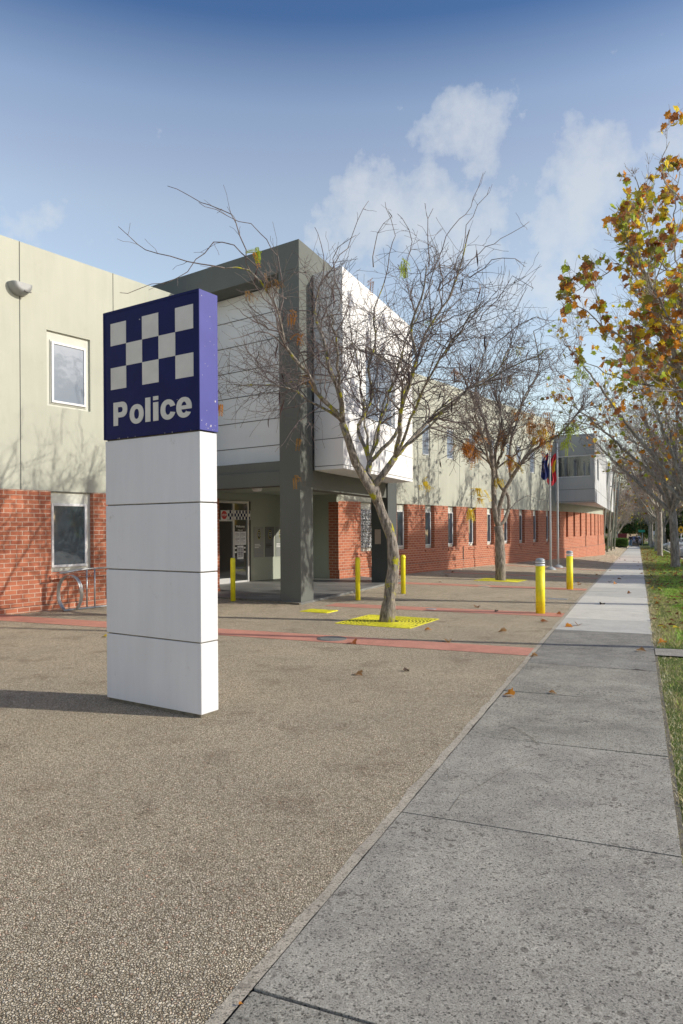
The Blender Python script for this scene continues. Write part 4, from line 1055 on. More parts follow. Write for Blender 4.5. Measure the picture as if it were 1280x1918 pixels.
for k in range(75):
    mb = MB(); q = rng.choice(cand); L = rng.uniform(.14, .26); h = rnd_unit(rng); h.z = 0; pts_ = []
    for i in range(7):
        s_ = i / 6; pts_.append(q - UP * (.02 + L * s_) + h * (.05 * sin(s_ * 3.0 + k)) )
    w = .011
    for i in range(6):
        a, b_ = pts_[i], pts_[i + 1]; sd = Vector((-h.y, h.x, 0)).normalized() if h.length > .01 else Vector((1, 0, 0)); wa = w * sin(pi * (i + .3) / 6.6) + .003; wb = w * sin(pi * (i + 1.3) / 6.6 if i < 5 else 0) + .002
        mb.add([a - sd * wa, a + sd * wa, b_ + sd * wb, b_ - sd * wb, a + h * .004], [(0, 1, 2, 3), (0, 3, 4), (1, 4, 2)])
    mb.build('seed_pod', M_POD, T1)
mb = MB()
def tuft(c, n, rad, mis, L=.16, sc=1.0):
    for k in range(n):
        q = c + rnd_unit(rng) * rad * rng.random(); d_ = (rnd_unit(rng) + Vector((0, 0, -.7))).normalized()
        ribbon_leaf(mb, q, d_, L * rng.uniform(.7, 1.3), rng, rng.choice(mis), sc)
for (x, y, dd, n_, rad, mis) in ((480, 470, -1.2, 7, .10, (0, 0, 1)), (755, 490, -.6, 7, .10, (0,)), (697, 525, -.4, 3, .05, (1,)), (412, 758, -1.6, 5, .06, (1, 1)), (510, 525, -1.2, 7, .15, (2,)), (550, 590, -1, 6, .12, (2, 1)), (562, 628, -1, 5, .1, (1, 2)), (560, 820, -.8, 2, .06, (2,)), (468, 545, -1.3, 3, .08, (2,)), (852, 692, .8, 3, .05, (1,)), (805, 598, .4, 3, .05, (0,)), (555, 895, -.8, 3, .07, (2,)), (575, 700, -.9, 4, .15, (2,))):
    tuft(at(x, y, D + dd), n_, rad, mis)
mb.build('leaves', [M_LG, M_LO, m_leaf('leaf_dry', (.34, .20, .05), (.26, .14, .05))], T1)

# ---------------------------------------------------------------- farther bare tree
rng = random.Random(23)
D2 = 22.1; T2 = thing('bare_tree', gp(5.03, 22.1), 'farther bare tree with orange leaf tufts forking low over its yellow grate', 'tree', 'bare trees in grates on the plaza')
ctr2 = at(955, 760, D2)
def keep2(p):
    d_ = p - ctr2; return (d_.x / 3.3) ** 2 + (d_.y / 3.2) ** 2 + (d_.z / 2.75) ** 2 < 1.0 and p.z > 2.5
base2 = Vector((5.03, 22.1, 3.0))
def out2(p): return (p - base2).normalized()
t = Tree(rng, seg=.13, kink=.40, kids=(0, 4, 3, 2), rmin=.0058, upb=.03, keep=keep2)
g = gp(5.03, 22.1)
tr = [g - UP * .1] + px(D2, (938, 1070, 0), (938, 1030, 0), (936, 1000, 0), (934, 985, 0))
t.limb(tr, .165, .13, 14, rough=.2)
f0 = at(934, 985, D2)
A1 = t.limb([f0] + px(D2, (928, 960, 0), (926, 930, 0), (924, 880, .2), (918, 830, .4), (905, 780, .6), (880, 730, .8), (860, 690, .9)), .095, .02, 10, spawn=22, L=(1.1, 2.0), out=out2, rough=.15, start=.45)
A2 = t.limb([f0] + px(D2, (937, 950, 0), (948, 915, -.2), (975, 870, -.4), (1000, 843, -.5), (1040, 820, -.6), (1070, 790, -.7), (1095, 760, -.8)), .080, .018, 10, spawn=24, L=(1.1, 2.0), out=out2, rough=.15, start=.35)
A3 = t.limb([f0] + px(D2, (943, 978, .1), (952, 958, .2), (953, 930, .4), (935, 905, .6), (928, 850, .9), (940, 790, 1.1), (930, 730, 1.2), (950, 670, 1.3)), .06, .016, 9, spawn=22, L=(1.1, 2.0), out=out2, start=.45)
A4 = t.limb([A1[len(A1) // 3]] + px(D2, (915, 860, -.5), (905, 815, -.9), (890, 770, -1.2), (895, 700, -1.3), (915, 640, -1.4)), .045, .014, 8, spawn=20, L=(1.0, 1.9), out=out2)
A5 = t.limb([A2[len(A2) // 3]] + px(D2, (955, 850, .5), (965, 800, .8), (985, 740, 1.0), (1010, 690, 1.1), (1000, 620, 1.2)), .045, .014, 8, spawn=20, L=(1.0, 1.9), out=out2)
for tg in ((-1.6, -1.8, 5.2), (.4, -2.4, 5.6), (1.4, 2.2, 5.5), (-1.5, 1.7, 5.4), (2.6, .6, 4.6), (-2.3, .1, 4.6), (.2, .3, 7.0)):
    a = A3[len(A3) // 3]; b_ = Vector((5.03 + tg[0], 22.1 + tg[1], tg[2])); t.limb([a, a.lerp(b_, .5) + UP * .3, b_], .035, .009, 7, jit=.04, spawn=16, L=(.9, 1.7), out=out2)
sv = t.keep; t.keep = None
for w in (((952, 958, .2), (968, 940, .2), (990, 930, .3), (1005, 924, .3)), ((950, 670, 1.2), (960, 620, 1.2), (965, 590, 1.2), (1000, 610, 1.2)), ((1000, 620, 1.1), (1040, 600, 1.1), (1075, 612, 1)), ((1095, 760, -.8), (1130, 735, -.8), (1150, 700, -.8))):
    t.maxl = 1; t.limb(px(D2, *w), .011, .0045, 5, jit=.04, spawn=6, L=(.3, .8), start=.1)
t.keep = sv
t.big.build('trunk', M_BARK2, T2); t.small.build('branches', M_TWIG, T2)
mb = MB()
for (x, y, dd, n_, rad, mis) in ((875, 835, -.8, 26, .35, (0, 0, 1)), (895, 815, -.7, 16, .3, (0, 1)), (885, 850, -.8, 14, .2, (0, 1)), (1000, 795, -.6, 20, .45, (0, 1)), (985, 775, -.5, 12, .4, (1, 0)), (1015, 820, -.6, 26, .4, (0, 0, 2)), (960, 860, -.4, 14, .2, (2, 0)), (968, 868, -.4, 8, .12, (2,)), (1070, 800, -.7, 16, .3, (3,)), (1065, 825, -.7, 8, .2, (3,)), (935, 900, 0, 6, .1, (2,)), (900, 915, -.6, 8, .14, (2,)), (900, 932, -.6, 6, .1, (2, 0)), (880, 955, -.7, 7, .15, (2,)), (1090, 695, -.8, 10, .25, (3,)), (970, 650, 1.0, 6, .1, (2, 3)), (955, 705, 1, 6, .1, (3, 0)), (1045, 740, .6, 6, .12, (0, 1)), (800, 905, -.8, 6, .2, (2,)), (1030, 790, -.6, 12, .4, (0, 1)), (940, 820, 0, 12, .4, (1, 0))):
    tuft(at(x, y, D2 + dd), int(n_ * 1.6), rad * 1.1, mis, .26, 1.5)
mb.build('leaves', [M_LO, MATS['leaf_dry'], M_LY, M_LG], T2)

# ---------------------------------------------------------------- plane trees on the verge
LEAFM = [M_LY, M_LO, M_LR, M_LG, M_LD, M_LO, M_LY]
def plane_tree(base, lab, seed, fork=2.9, H=10.5, spread=3.6, nl=6, r0=.16, leaves=500, ls=.17, hand=None, simple=True, kids=(0, 6, 5, 3), rmin=.006, spawn=16, group='plane trees along the verge', lean=0.0, pick=None, cat='tree', keep=None, handL=(.7, 1.6)):
    rng = random.Random(seed); T = thing('plane_tree', base, lab, cat, group)
    t = Tree(rng, seg=.16, kink=.17, kids=kids, rmin=rmin, upb=.05, ang=(22, 60), shrink=(.4, .7), keep=keep)
    top = base + Vector((lean, 0, fork)); Pm = smooth_path([base - UP * .15, base + UP * .25, base + Vector((lean * .4 + .03, .02, fork * .5)), top], .2, .006, rng); n = len(Pm)
    t.big.tube(Pm, [r0 * 1.45, r0 * 1.15] + [r0 * (1 - .2 * i / n) for i in range(n - 2)], 14, rough=.12)
    oc = top
    def out(p): return (p - oc).normalized()
    for i in range(nl):
        a = 2 * pi * i / nl + rng.uniform(-.4, .4); rr_ = spread * rng.uniform(.55, 1.0) * (1 if i else .15); hh = (H - fork) * rng.uniform(.6, 1.0) * (1 if i else 1.1)
        h = Vector((cos(a), sin(a), 0)); st = top - UP * rng.uniform(0, .35)
        P = [st, st + h * rr_ * .22 + UP * hh * .22, st + h * rr_ * .55 + UP * hh * .55, st + h * rr_ * .8 + UP * hh * .82, st + h * rr_ + UP * hh]
        t.limb(P, r0 * .55, .018, 9, jit=.03, spawn=spawn, L=(1.1, 2.4), out=out, start=.18)
    if hand:
        for pts_, ra, rb, sp in hand(top): t.limb(pts_, ra, rb, 8, jit=.03, spawn=sp, L=handL, out=out, start=.2)
    t.big.build('trunk', M_PLBARK, T); t.small.build('branches', M_PLTWIG, T)
    mb = MB(); cand = [q for q, l in t.nodes if l >= 2]
    if pick: cand = [q for q in cand if pick(q)]
    for k in range(leaves):
        q = rng.choice(cand) + rnd_unit(rng) * .04; tip = (rnd_unit(rng) + Vector((0, 0, -.55))).normalized()
        mi = rng.randrange(len(LEAFM)); mi = mi if noise.noise(q * .8 + Vector((7, 3, 1))) > -.1 else rng.choice((2, 3, 4, 1, 0))
        add_leaf(mb, q, tip, rnd_unit(rng), ls * rng.uniform(.6, 1.25), mi, rng, simple)
    if leaves: mb.build('leaves', LEAFM, T)
    return T, t
def VT(t_, w=-1.55): return TW(t_, w, -.02)
bN = VT(16.2, -1.62); Dn = bN.y
def hand_near(top):
    f = lambda *pp: [top + Vector((0, 0, -.1))] + [at(x, y, Dn + d_) for x, y, d_ in pp]
    return [(f((1330, 745, -.1), (1280, 690, -.3), (1238, 685, -.4), (1208, 670, -.5), (1180, 645, -.6), (1155, 628, -.7), (1115, 600, -.8), (1082, 570, -.9), (1050, 556, -1)), .05, .007, 22),
            (f((1330, 740, .1), (1280, 673, .1), (1235, 620, .2), (1225, 570, .2), (1200, 530, .3), (1165, 500, .3), (1120, 520, .3), (1080, 545, .3)), .045, .007, 18),
            (f((1330, 720, -.3), (1280, 630, -.6), (1245, 580, -.8), (1220, 533, -.9), (1195, 483, -1.0), (1172, 440, -1), (1158, 395, -1.1)), .045, .008, 20),
            (f((1335, 690, .2), (1280, 570, .4), (1260, 525, .5), (1232, 470, .6), (1210, 420, .7), (1200, 360, .7), (1190, 330, .7)), .045, .008, 18),
            (f((1340, 640, 0), (1310, 450, -.2), (1280, 380, -.3), (1257, 355, -.3), (1237, 307, -.4), (1255, 265, -.4)), .045, .007, 9),
            (f((1330, 770, -.5), (1290, 735, -.9), (1240, 725, -1.1), (1180, 715, -1.2), (1120, 690, -1.3), (1085, 670, -1.3)), .04, .006, 16),
            (f((1340, 700, .8), (1290, 600, 1.2), (1270, 500, 1.3), (1262, 430, 1.4), (1275, 320, 1.5)), .045, .008, 12)]
def pick_near(q):
    if q.y < 1: return True
    x = 640 + q.x / q.y * FPX; y = 990 - (q.z - ZC) / q.y * FPX
    if x > 1300: return True
    return x > 1036 and (y < 540 or noise.noise(q * 5.3) > -.15) and not (y < 330 and x < 1240) and not (y < 480 and x < 1135)
tn, _ = plane_tree(bN, 'plane tree at the right edge whose big orange and yellow leaves reach into the sky', 5, fork=2.7, H=8.6, spread=2.5, nl=5, r0=.145, leaves=2300, ls=.155, hand=hand_near, simple=False, spawn=9, rmin=.0045, pick=pick_near, keep=lambda q: q.x / max(q.y, 1) > .30, handL=(.45, 1.1), kids=(0, 5, 4, 2))
plane_tree(VT(26.6), 'plane tree with russet leaves between the near one and the grey trunked pair', 8, fork=2.9, H=8.8, spread=4.4, nl=8, r0=.15, leaves=820, ls=.155, simple=False, spawn=13)
t3 = gnd(1266, 1061); t4 = gnd(1237, 1041)
plane_tree(t3, 'grey trunked plane tree nearest the right edge on the grass, forking at head height', 31, fork=2.75, H=9.6, spread=4.8, nl=9, r0=.20, leaves=460, ls=.17, lean=-.15, spawn=20, kids=(0, 6, 5, 4), rmin=.0065)
plane_tree(t4, 'slimmer plane tree behind the nearest grey trunk, left of it on the grass', 37, fork=3.3, H=10.2, spread=4.0, nl=7, r0=.19, leaves=220, ls=.18, spawn=20, kids=(0, 6, 5, 4), rmin=.009)
protos = [plane_tree(VT(76, -1.7), 'third visible plane trunk down the verge, standing in fallen leaves', 41, fork=3.2, H=10, spread=3.8, nl=6, r0=.19, leaves=200, ls=.25, kids=(0, 6, 5, 3), rmin=.013)[0]]
def recopy(src, loc, rz, sc, label, group):
    c = copy_tree(src); c.location = loc; c.rotation_euler = (0, 0, rz); c.scale = (sc, sc, sc); c['label'] = label; c['group'] = group; return c
rng = random.Random(77)
for k, (t_, w_, s_, lab) in enumerate(((88, -1.9, 1.0, 'plane tree in the verge row, fourth trunk down the path'), (96, -3.0, .95, 'plane tree in the verge row, just behind the fourth trunk'), (104, -1.7, 1.05, 'plane tree in the verge row, fifth trunk down the path'), (120, -1.8, 1.05, 'plane tree in the verge row near its far end'), (140, -1.9, 1.1, 'plane tree at the far end of the verge row'),
        )):
    recopy(protos[0], TW(t_, w_, -.02), rng.uniform(0, 6), s_, lab, 'plane trees along the verge')
LB_ = plane_tree(TW(77, 3.6), 'dark twiggy bare tree right behind the leaning poles', 55, fork=1.6, H=7.5, spread=3.4, nl=7, r0=.14, leaves=220, ls=.2, kids=(0, 6, 5, 4), rmin=.014, group='twiggy trees beyond the brick building')[0]
for k, (t_, w_, s_, lab) in enumerate(((83, 8.4, 1.1, 'twiggy bare tree at the far corner of the brick building'), (84, 2.9, 1.0, 'twiggy bare tree behind the clipped hedge'), (86, 5.6, 1.15, 'twiggy bare tree left of the dark red board'), (92, 2.7, .95, 'twiggy bare tree overhanging the dark red board'), (101, 3.6, 1.1, 'twiggy bare tree beyond the dark red board'), (114, 2.8, 1.1, 'twiggy bare tree overhanging the far end of the path'), (128, 4.0, 1.2, 'twiggy bare tree last in the left row'))):
    recopy(LB_, TW(t_, w_, -.02), rng.uniform(0, 6), s_, lab, 'twiggy trees beyond the brick building')
# evergreen trees further off
def bushy_tree(base, H, W, lab, seed, m_, trunk=.3, n=5200, ls=.24, name='evergreen_tree', group='leafy trees in the distance'):
    rng = random.Random(seed); T = thing(name, base, lab, 'tree', group); t = MB(); t.tube([base - UP * .2, base + UP * H * .35, base + UP * H * .8], [trunk, trunk * .7, .05], 8)
    cl_ = []
    for k in range(15):
        a = rng.uniform(0, 2 * pi); z = rng.uniform(.25, .9); r_ = W * .5 * sqrt(max(.05, 1 - ((z - .5) / .52) ** 2)) * rng.uniform(.35, .85)
        c = base + Vector((cos(a) * r_, sin(a) * r_, z * H)); cl_.append((c, W * rng.uniform(.16, .27))); t.tube([base + UP * H * z * .6, c], [.07, .02], 5)
    t.build('trunk', M_BARK, T); mb = MB()
    for k in range(n):
        c, r_ = rng.choice(cl_); d_ = rnd_unit(rng); q = c + Vector((d_.x, d_.y, d_.z * .8)) * r_ * rng.uniform(.65, 1.08)
        add_leaf(mb, q, rnd_unit(rng), rnd_unit(rng), ls * rng.uniform(.7, 1.3), rng.choice((0, 0, 1)), rng, True)
    mb.build('foliage', m_, T); return T
e0 = bushy_tree(TW(96, -7.5, -.1), 5.2, 5.0, 'round green leafy tree above the parked cars, between the two grey trunks', 3, [M_EV, M_LG])
e1 = bushy_tree(TW(150, -5.0, -.1), 8, 8, 'dark leafy tree closing the view at the end of the street', 4, [M_EV, M_EV2], ls=.42)
for k, (t_, w_, s_, lab) in enumerate(((152, 5, 1.1, 'dark leafy tree at the far left end of the path'), (170, -1, 1.25, 'dark leafy tree in the middle of the far end of the street'), (176, 9, 1.3, 'dark leafy tree behind the twiggy trees at the far end'), (135, 12, 1.2, 'dark leafy tree behind the left row of bare trees'), (190, 3, 1.4, 'farthest dark leafy tree over the end of the path'))):
    recopy(e1, TW(t_, w_, -.1), rng.uniform(0, 6), s_, lab, 'leafy trees in the distance')
#PARTS4
# ================================================================ GRASS AND LEAF LITTER
rng = random.Random(9); mb = MB(); V = []; Fc = []; Mi = []
def blade(t_, w_, h, wd, mi):
    b0 = TW(t_, w_, -.03); a = rng.uniform(0, 2 * pi); dx, dy = cos(a), sin(a); l = rng.uniform(.2, 1.3) * h; b_ = rng.uniform(0, 2 * pi)
    o = len(V); V.append((b0.x - dx * wd, b0.y - dy * wd, b0.z)); V.append((b0.x + dx * wd, b0.y + dy * wd, b0.z)); V.append((b0.x + cos(b_) * l, b0.y + sin(b_) * l, b0.z + h)); Fc.append((o, o + 1, o + 2)); Mi.append(mi)
def patchy(t_, w_): return noise.noise(Vector((t_ * .55, w_ * 1.6, 3.3))) + .5 * noise.noise(Vector((t_ * 1.9, w_ * 4, 9)))
def grassrun(n, ta, tb, h, wd):
    k = 0
    while k < n:
        t_ = ta + (tb - ta) * rng.random(); wm = min(2.4, .5 + t_ * .068); w_ = -.185 - wm * rng.random() ** 1.15; k += 1
        if 9.5 < t_ < 10.17: continue
        e = min(1, (-.185 - w_) / (.32 + .06 * t_ * .3)); p_ = patchy(t_, w_)
        bare = p_ < -.32 or (e < .5 and p_ < .05)
        if bare and rng.random() < .6: continue
        if e < .55 + .5 * p_ or (t_ < 18 and p_ < -.02): mi = rng.choice((2, 2, 2, 3, 1))
        else: mi = rng.choice((0, 0, 1, 0, 3 if p_ < .1 else 1))
        if w_ > -.30 - .05 * noise.noise(Vector((t_ * 3, 1, 5))) and rng.random() < .85: mi = rng.choice((2, 2, 4, 4, 3))
        w_ += .03 * noise.noise(Vector((t_ * 5, 2, 7))) if w_ < -.2 else .012
        blade(t_, w_, h * rng.uniform(.35, 1.1) * (1 if not bare else .6), wd, mi)
grassrun(42000, 2.2, 9, .066, .0034); grassrun(34000, 9, 22, .065, .0055); grassrun(36000, 22, 60, .06, .009); grassrun(16000, 60, 125, .08, .02)
me = bpy.data.meshes.new('grass'); me.from_pydata(V, [], Fc)
for m_ in (mat('grass_green', (.27, .47, .06), .6, var=.3, vscale=2), mat('grass_lime', (.50, .66, .10), .6), mat('grass_straw', (.60, .50, .28), .8, color2=(.42, .35, .17), vscale=9), mat('grass_olive', (.38, .38, .15), .7), mat('grass_bleached', (.78, .70, .48), .8)): me.materials.append(m_)
me.polygons.foreach_set('material_index', Mi); o = bpy.data.objects.new('grass', me); COL.objects.link(o); tag(o, 'green grass with straw coloured dry patches along the footpath edge', 'grass', kind='stuff')
mb = MB()
for k in range(1500):
    t_ = 12 + 86 * rng.random() ** 1.1; w_ = -.25 - rng.random() * 2.3
    if t_ < 12 and rng.random() < .6: continue
    q = TW(t_, w_, .02 + .02 * rng.random()); a = rng.uniform(0, 6.28)
    add_leaf(mb, q, Vector((cos(a), sin(a), rng.uniform(-.1, .25))), Vector((rng.uniform(-.4, .4), rng.uniform(-.4, .4), 1)), rng.uniform(.06, .13), rng.choice((0, 1, 1, 1, 1, 1, 2, 1, 1)), rng, True)
o = mb.build('leaf_litter', [M_LO, m_leaf('leaf_brown', (.30, .14, .06), (.20, .095, .045)), M_LY]); tag(o, 'brown fallen leaves strewn over the grass verge', 'leaf litter', kind='stuff')
M_LB = MATS['leaf_brown']
# fallen leaves one by one on the paving
gr_ = 'fallen leaves on the paving'
named = [((798, 1181), .13, 1, 'upright bright orange leaf on the paving right of the near grate', 1), ((660, 1205), .17, 2, 'curled rust brown leaf on the red band beside the round cover', .5), ((668, 1263), .15, 0, 'pale tan leaf lying alone on the brown paving below the round cover', .3), ((758, 1258), .10, 3, 'small dark leaf right of the tan one on the brown paving', .2),
         ((841, 1202), .15, 0, 'flat tan leaf on the red band below the near tree', .2), ((948, 1184), .17, 0, 'crumpled brown leaf between the near tree and the footpath', .5), ((1016, 1166), .17, 2, 'curled orange brown leaf in front of the nearest thick bollard', .8), ((1045, 1151), .12, 2, 'small brown leaf touching the red band right of the nearest thick bollard', .4),
         ((1072, 1174), .19, 1, 'flat brown orange leaf at the left edge of the pale footpath', .2), ((1196, 1220), .15, 0, 'large curled tan leaf on the grey footpath near the grass', 1), ((1246, 1205), .15, 1, 'bright orange leaf on the grass beside the concrete strip', .7), ((963, 1304), .13, 1, 'orange brown leaf on the left edge of the grey footpath', .8),
         ((1031, 1299), .09, 0, 'small tan leaf on the second grey slab', .5), ((1131, 1133), .17, 3, 'dark leaf lying in the thin shadow on the pale footpath', .5), ((1154, 1094), .15, 1, 'curled orange leaf in the middle of the pale footpath', .9), ((195, 1193), .17, 4, 'pale yellow leaf just left of the white pylon', .5), ((932, 1146), .10, 3, 'dark brown leaf left of the nearest thick bollard on the paving', .3), ((449, 1887), .02, 1, 'tiny orange leaf scrap on the mortar edge at the bottom', .5), ((1006, 1230), .12, 0, 'small tan leaf where the red band meets the footpath', .5)]
cols = [m_leaf('leaf_tan', (.50, .30, .13), (.36, .20, .09)), M_LO, M_LR, mat('leaf_dark', (.07, .045, .03), .8), M_LY]
for (xy, s_, mi, lab, up) in named:
    g = gnd(*xy); mb = MB(); a = rng.uniform(0, 6.28)
    add_leaf(mb, g + UP * .008, Vector((cos(a), sin(a), .03 + up * .22)), Vector((rng.uniform(-.2, .2), -.2 * up, 1)), s_ * .72, 0, rng, False, cup=.5)
    o = mb.build('fallen_leaf', cols[mi]); tag(o, lab, 'leaf', gr_)
small = [(1083, 1173), (837, 1080), (823, 1091), (892, 1139), (1144, 1091), (1182, 1112), (1190, 1052), (1043, 1079), (1082, 1093), (1088, 1096), (1130, 1055), (1150, 1084), (1158, 1085), (1177, 1063), (1196, 1054), (1166, 1081), (1145, 1069), (1170, 1050), (1104, 1066), (1090, 1060), (1120, 1078), (1197, 1067), (1122, 1050), (1112, 1052), (1200, 1075), (1185, 1078), (1100, 1079), (1135, 1052), (850, 1073), (1195, 1060), (1160, 1047), (1147, 1052)]
for xy in small:
    g = gnd(*xy); mb = MB(); a = rng.uniform(0, 6.28)
    add_leaf(mb, g + UP * .010, Vector((cos(a), sin(a), .08)), Vector((rng.uniform(-.3, .3), -.2, 1)), rng.uniform(.08, .14), 0, rng, True, cup=.4)
    o = mb.build('fallen_leaf', M_LB if rng.random() < .7 else cols[0]); tag(o, 'small brown fallen leaf scattered on the distant half of the paving', 'leaf', 'small leaves on the far paving')
# hairline crack and twig on the path
mb = MB(); cr = [gnd(940, 1357), gnd(962, 1362), gnd(978, 1372), gnd(992, 1379), gnd(1002, 1389), gnd(1010, 1396)]
for a, b_ in zip(cr[:-1], cr[1:]):
    d_ = (b_ - a).normalized(); n_ = Vector((-d_.y, d_.x, 0)) * .0028; mb.add([a - n_ + UP * .004, b_ - n_ + UP * .004, b_ + n_ + UP * .004, a + n_ + UP * .004], [(0, 1, 2, 3)])
for pl in (((842, 1520), (862, 1490), (905, 1470), (935, 1450), (985, 1428), (1030, 1412)), ((828, 1432), (838, 1443), (842, 1462)), ((1045, 1236), (1075, 1240), (1090, 1246))):
    cr = [gnd(*p_) for p_ in pl]
    for a, b_ in zip(cr[:-1], cr[1:]):
        d_ = (b_ - a).normalized(); n_ = Vector((-d_.y, d_.x, 0)) * .0015; mb.add([a - n_ + UP * .004, b_ - n_ + UP * .004, b_ + n_ + UP * .004, a + n_ + UP * .004], [(0, 1, 2, 3)])
o = mb.build('path_crack', M_JOINT); o['kind'] = 'structure'
mb = MB(); a = gnd(1183, 1257); b_ = gnd(1212, 1259); mb.tube([a + UP * .012, a.lerp(b_, .5) + UP * .02 + Vector((0, .02, 0)), b_ + UP * .010], [.004, .005, .003], 5); tag(mb.build('fallen_twig', M_TWIG), 'short dark twig lying on the grey footpath close to the grass', 'twig')

# ================================================================ HEDGE, BOARD, SIGNS, LAMP
rng = random.Random(2)
def hedge(c, L, W, H, ang, lab):
    T = thing('hedge', c, lab, 'hedge'); a = Vector((cos(ang), sin(ang), 0)); b_ = Vector((-a.y, a.x, 0)); mb = MB()
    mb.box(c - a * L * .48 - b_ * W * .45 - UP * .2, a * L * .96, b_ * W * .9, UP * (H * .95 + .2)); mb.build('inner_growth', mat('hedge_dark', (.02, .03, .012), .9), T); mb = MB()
    for k in range(5200):
        f_ = rng.choice((0, 0, 1, 1, 2, 3)); u, v = rng.random(), rng.random()
        if f_ == 0: q = c + a * (u - .5) * L - b_ * W / 2 + UP * v * H
        elif f_ == 1: q = c + a * (u - .5) * L + b_ * (v - .5) * W + UP * H
        elif f_ == 2: q = c + a * L / 2 + b_ * (u - .5) * W + UP * v * H
        else: q = c - a * L / 2 + b_ * (u - .5) * W + UP * v * H
        add_leaf(mb, q + rnd_unit(rng) * .05, rnd_unit(rng), rnd_unit(rng), .09, 0, rng, True)
    mb.build('leaves', [M_EV], T)
c = at(1149, 1024, 82); c = gp(c.x, c.y); hedge(c, 3.1, 2.4, .80, -AL + .05, 'clipped box hedge left of the path in front of the dark red board')
c = gp(*at(1167, 1010, 88).xy); r = thing('notice_board', c, 'dark red board on posts above the clipped hedge', 'sign'); mb = MB(); mb.box(c - PR * .55 + UP * .85, PR * 1.05, PD * .08, UP * .85); mb.build('board', mat('maroon', (.16, .022, .03), .6, var=.15), r)
mb = MB(); mb.box(c - PR * .5 - UP * .2, PR * .06, PD * .06, UP * 1.05); mb.box(c + PR * .4 - UP * .2, PR * .06, PD * .06, UP * 1.05); mb.build('posts', M_DARK, r)
c = gp(*at(1204, 1010, 118).xy); r = thing('street_sign', c, 'green overhead street sign panel far down the street', 'sign'); zz_ = at(1200, 997, 118).z
mb = MB(); q = at(1196.5, 997, 118); mb.box(q, PR * 1.0, PD * .05, UP * .42); mb.build('panel', mat('sign_green', (.02, .30, .19), .5), r)
mb = MB(); mb.tube([c - UP * .2, Vector((c.x, c.y, zz_ + .3))], [.05, .05], 8); mb.tube([Vector((c.x, c.y, zz_ + .2)), q + UP * .2], [.03, .03], 6); mb.build('post', M_POLE, r)
q = at(1276.5, 992, 60); c = TW(q.dot(PD), -q.dot(PR), -.02); r = thing('warning_sign', c, 'yellow diamond road warning sign on a thin post at the right edge', 'sign')
mb = MB(); k_ = .34; mb.add([q + PR * k_, q + UP * k_, q - PR * k_, q - UP * k_, q + PR * k_ + PD * .02, q + UP * k_ + PD * .02, q - PR * k_ + PD * .02, q - UP * k_ + PD * .02], [(0, 1, 2, 3), (7, 6, 5, 4), (0, 4, 5, 1), (1, 5, 6, 2), (2, 6, 7, 3), (3, 7, 4, 0)]); mb.build('plate', mat('sign_yellow', (.75, .42, .02), .5), r)
mb = MB(); mb.add([q - PD * .004 + PR * x + UP * z for x, z in ((-.12, -.08), (.12, -.08), (.0, .14))], [(0, 1, 2)]); mb.add([q - PD * .004 + PR * x + UP * z for x, z in ((-.04, -.18), (.04, -.18), (.04, -.08), (-.04, -.08))], [(0, 1, 2, 3)]); mb.build('symbol', M_BLACK, r)
mb = MB(); mb.tube([Vector((q.x, q.y, c.z - .2)) + PD * .04, q + PD * .04 + UP * .2], [.03, .03], 8); mb.build('post', M_POLE, r)
q = at(1225.5, 998, 100); c = gp(q.x, q.y); r = thing('parking_sign', c, 'small pale parking sign on a post between the far trunks', 'sign'); mb = MB(); mb.box(q - PR * .18 - UP * .25, PR * .36, PD * .03, UP * .5); mb.build('plate', M_PANEL, r); mb = MB(); mb.tube([c - UP * .2, q + PD * .05], [.03, .03], 6); mb.build('post', M_POLE, r)
# street lamp just outside the frame: throws the long straight shadow
b0 = gnd(1280, 1214); sd = Vector((cos(SUN_AZ), sin(SUN_AZ), 0)); c = b0 + sd * 1.8; c.z = gz(c.x, c.y) - .02
r = thing('street_lamp', c, 'slim grey street lamp by the kerb whose straight shadow crosses the whole plaza', 'street lamp')
mb = MB(); mb.tube([c, c + UP * 1.2, c + UP * 7.6], [.085, .075, .05], 14); mb.build('pole', M_POLE, r)
mb = MB(); mb.tube([c + UP * 7.5, c + UP * 7.9 - PR * -.8, c + UP * 8.0 + PR * 1.6], [.045, .04, .035], 8); mb.box(c + UP * 7.95 + PR * 1.5 - PD * .12, PR * .6, PD * .24, UP * .1); mb.build('arm', M_POLE, r)

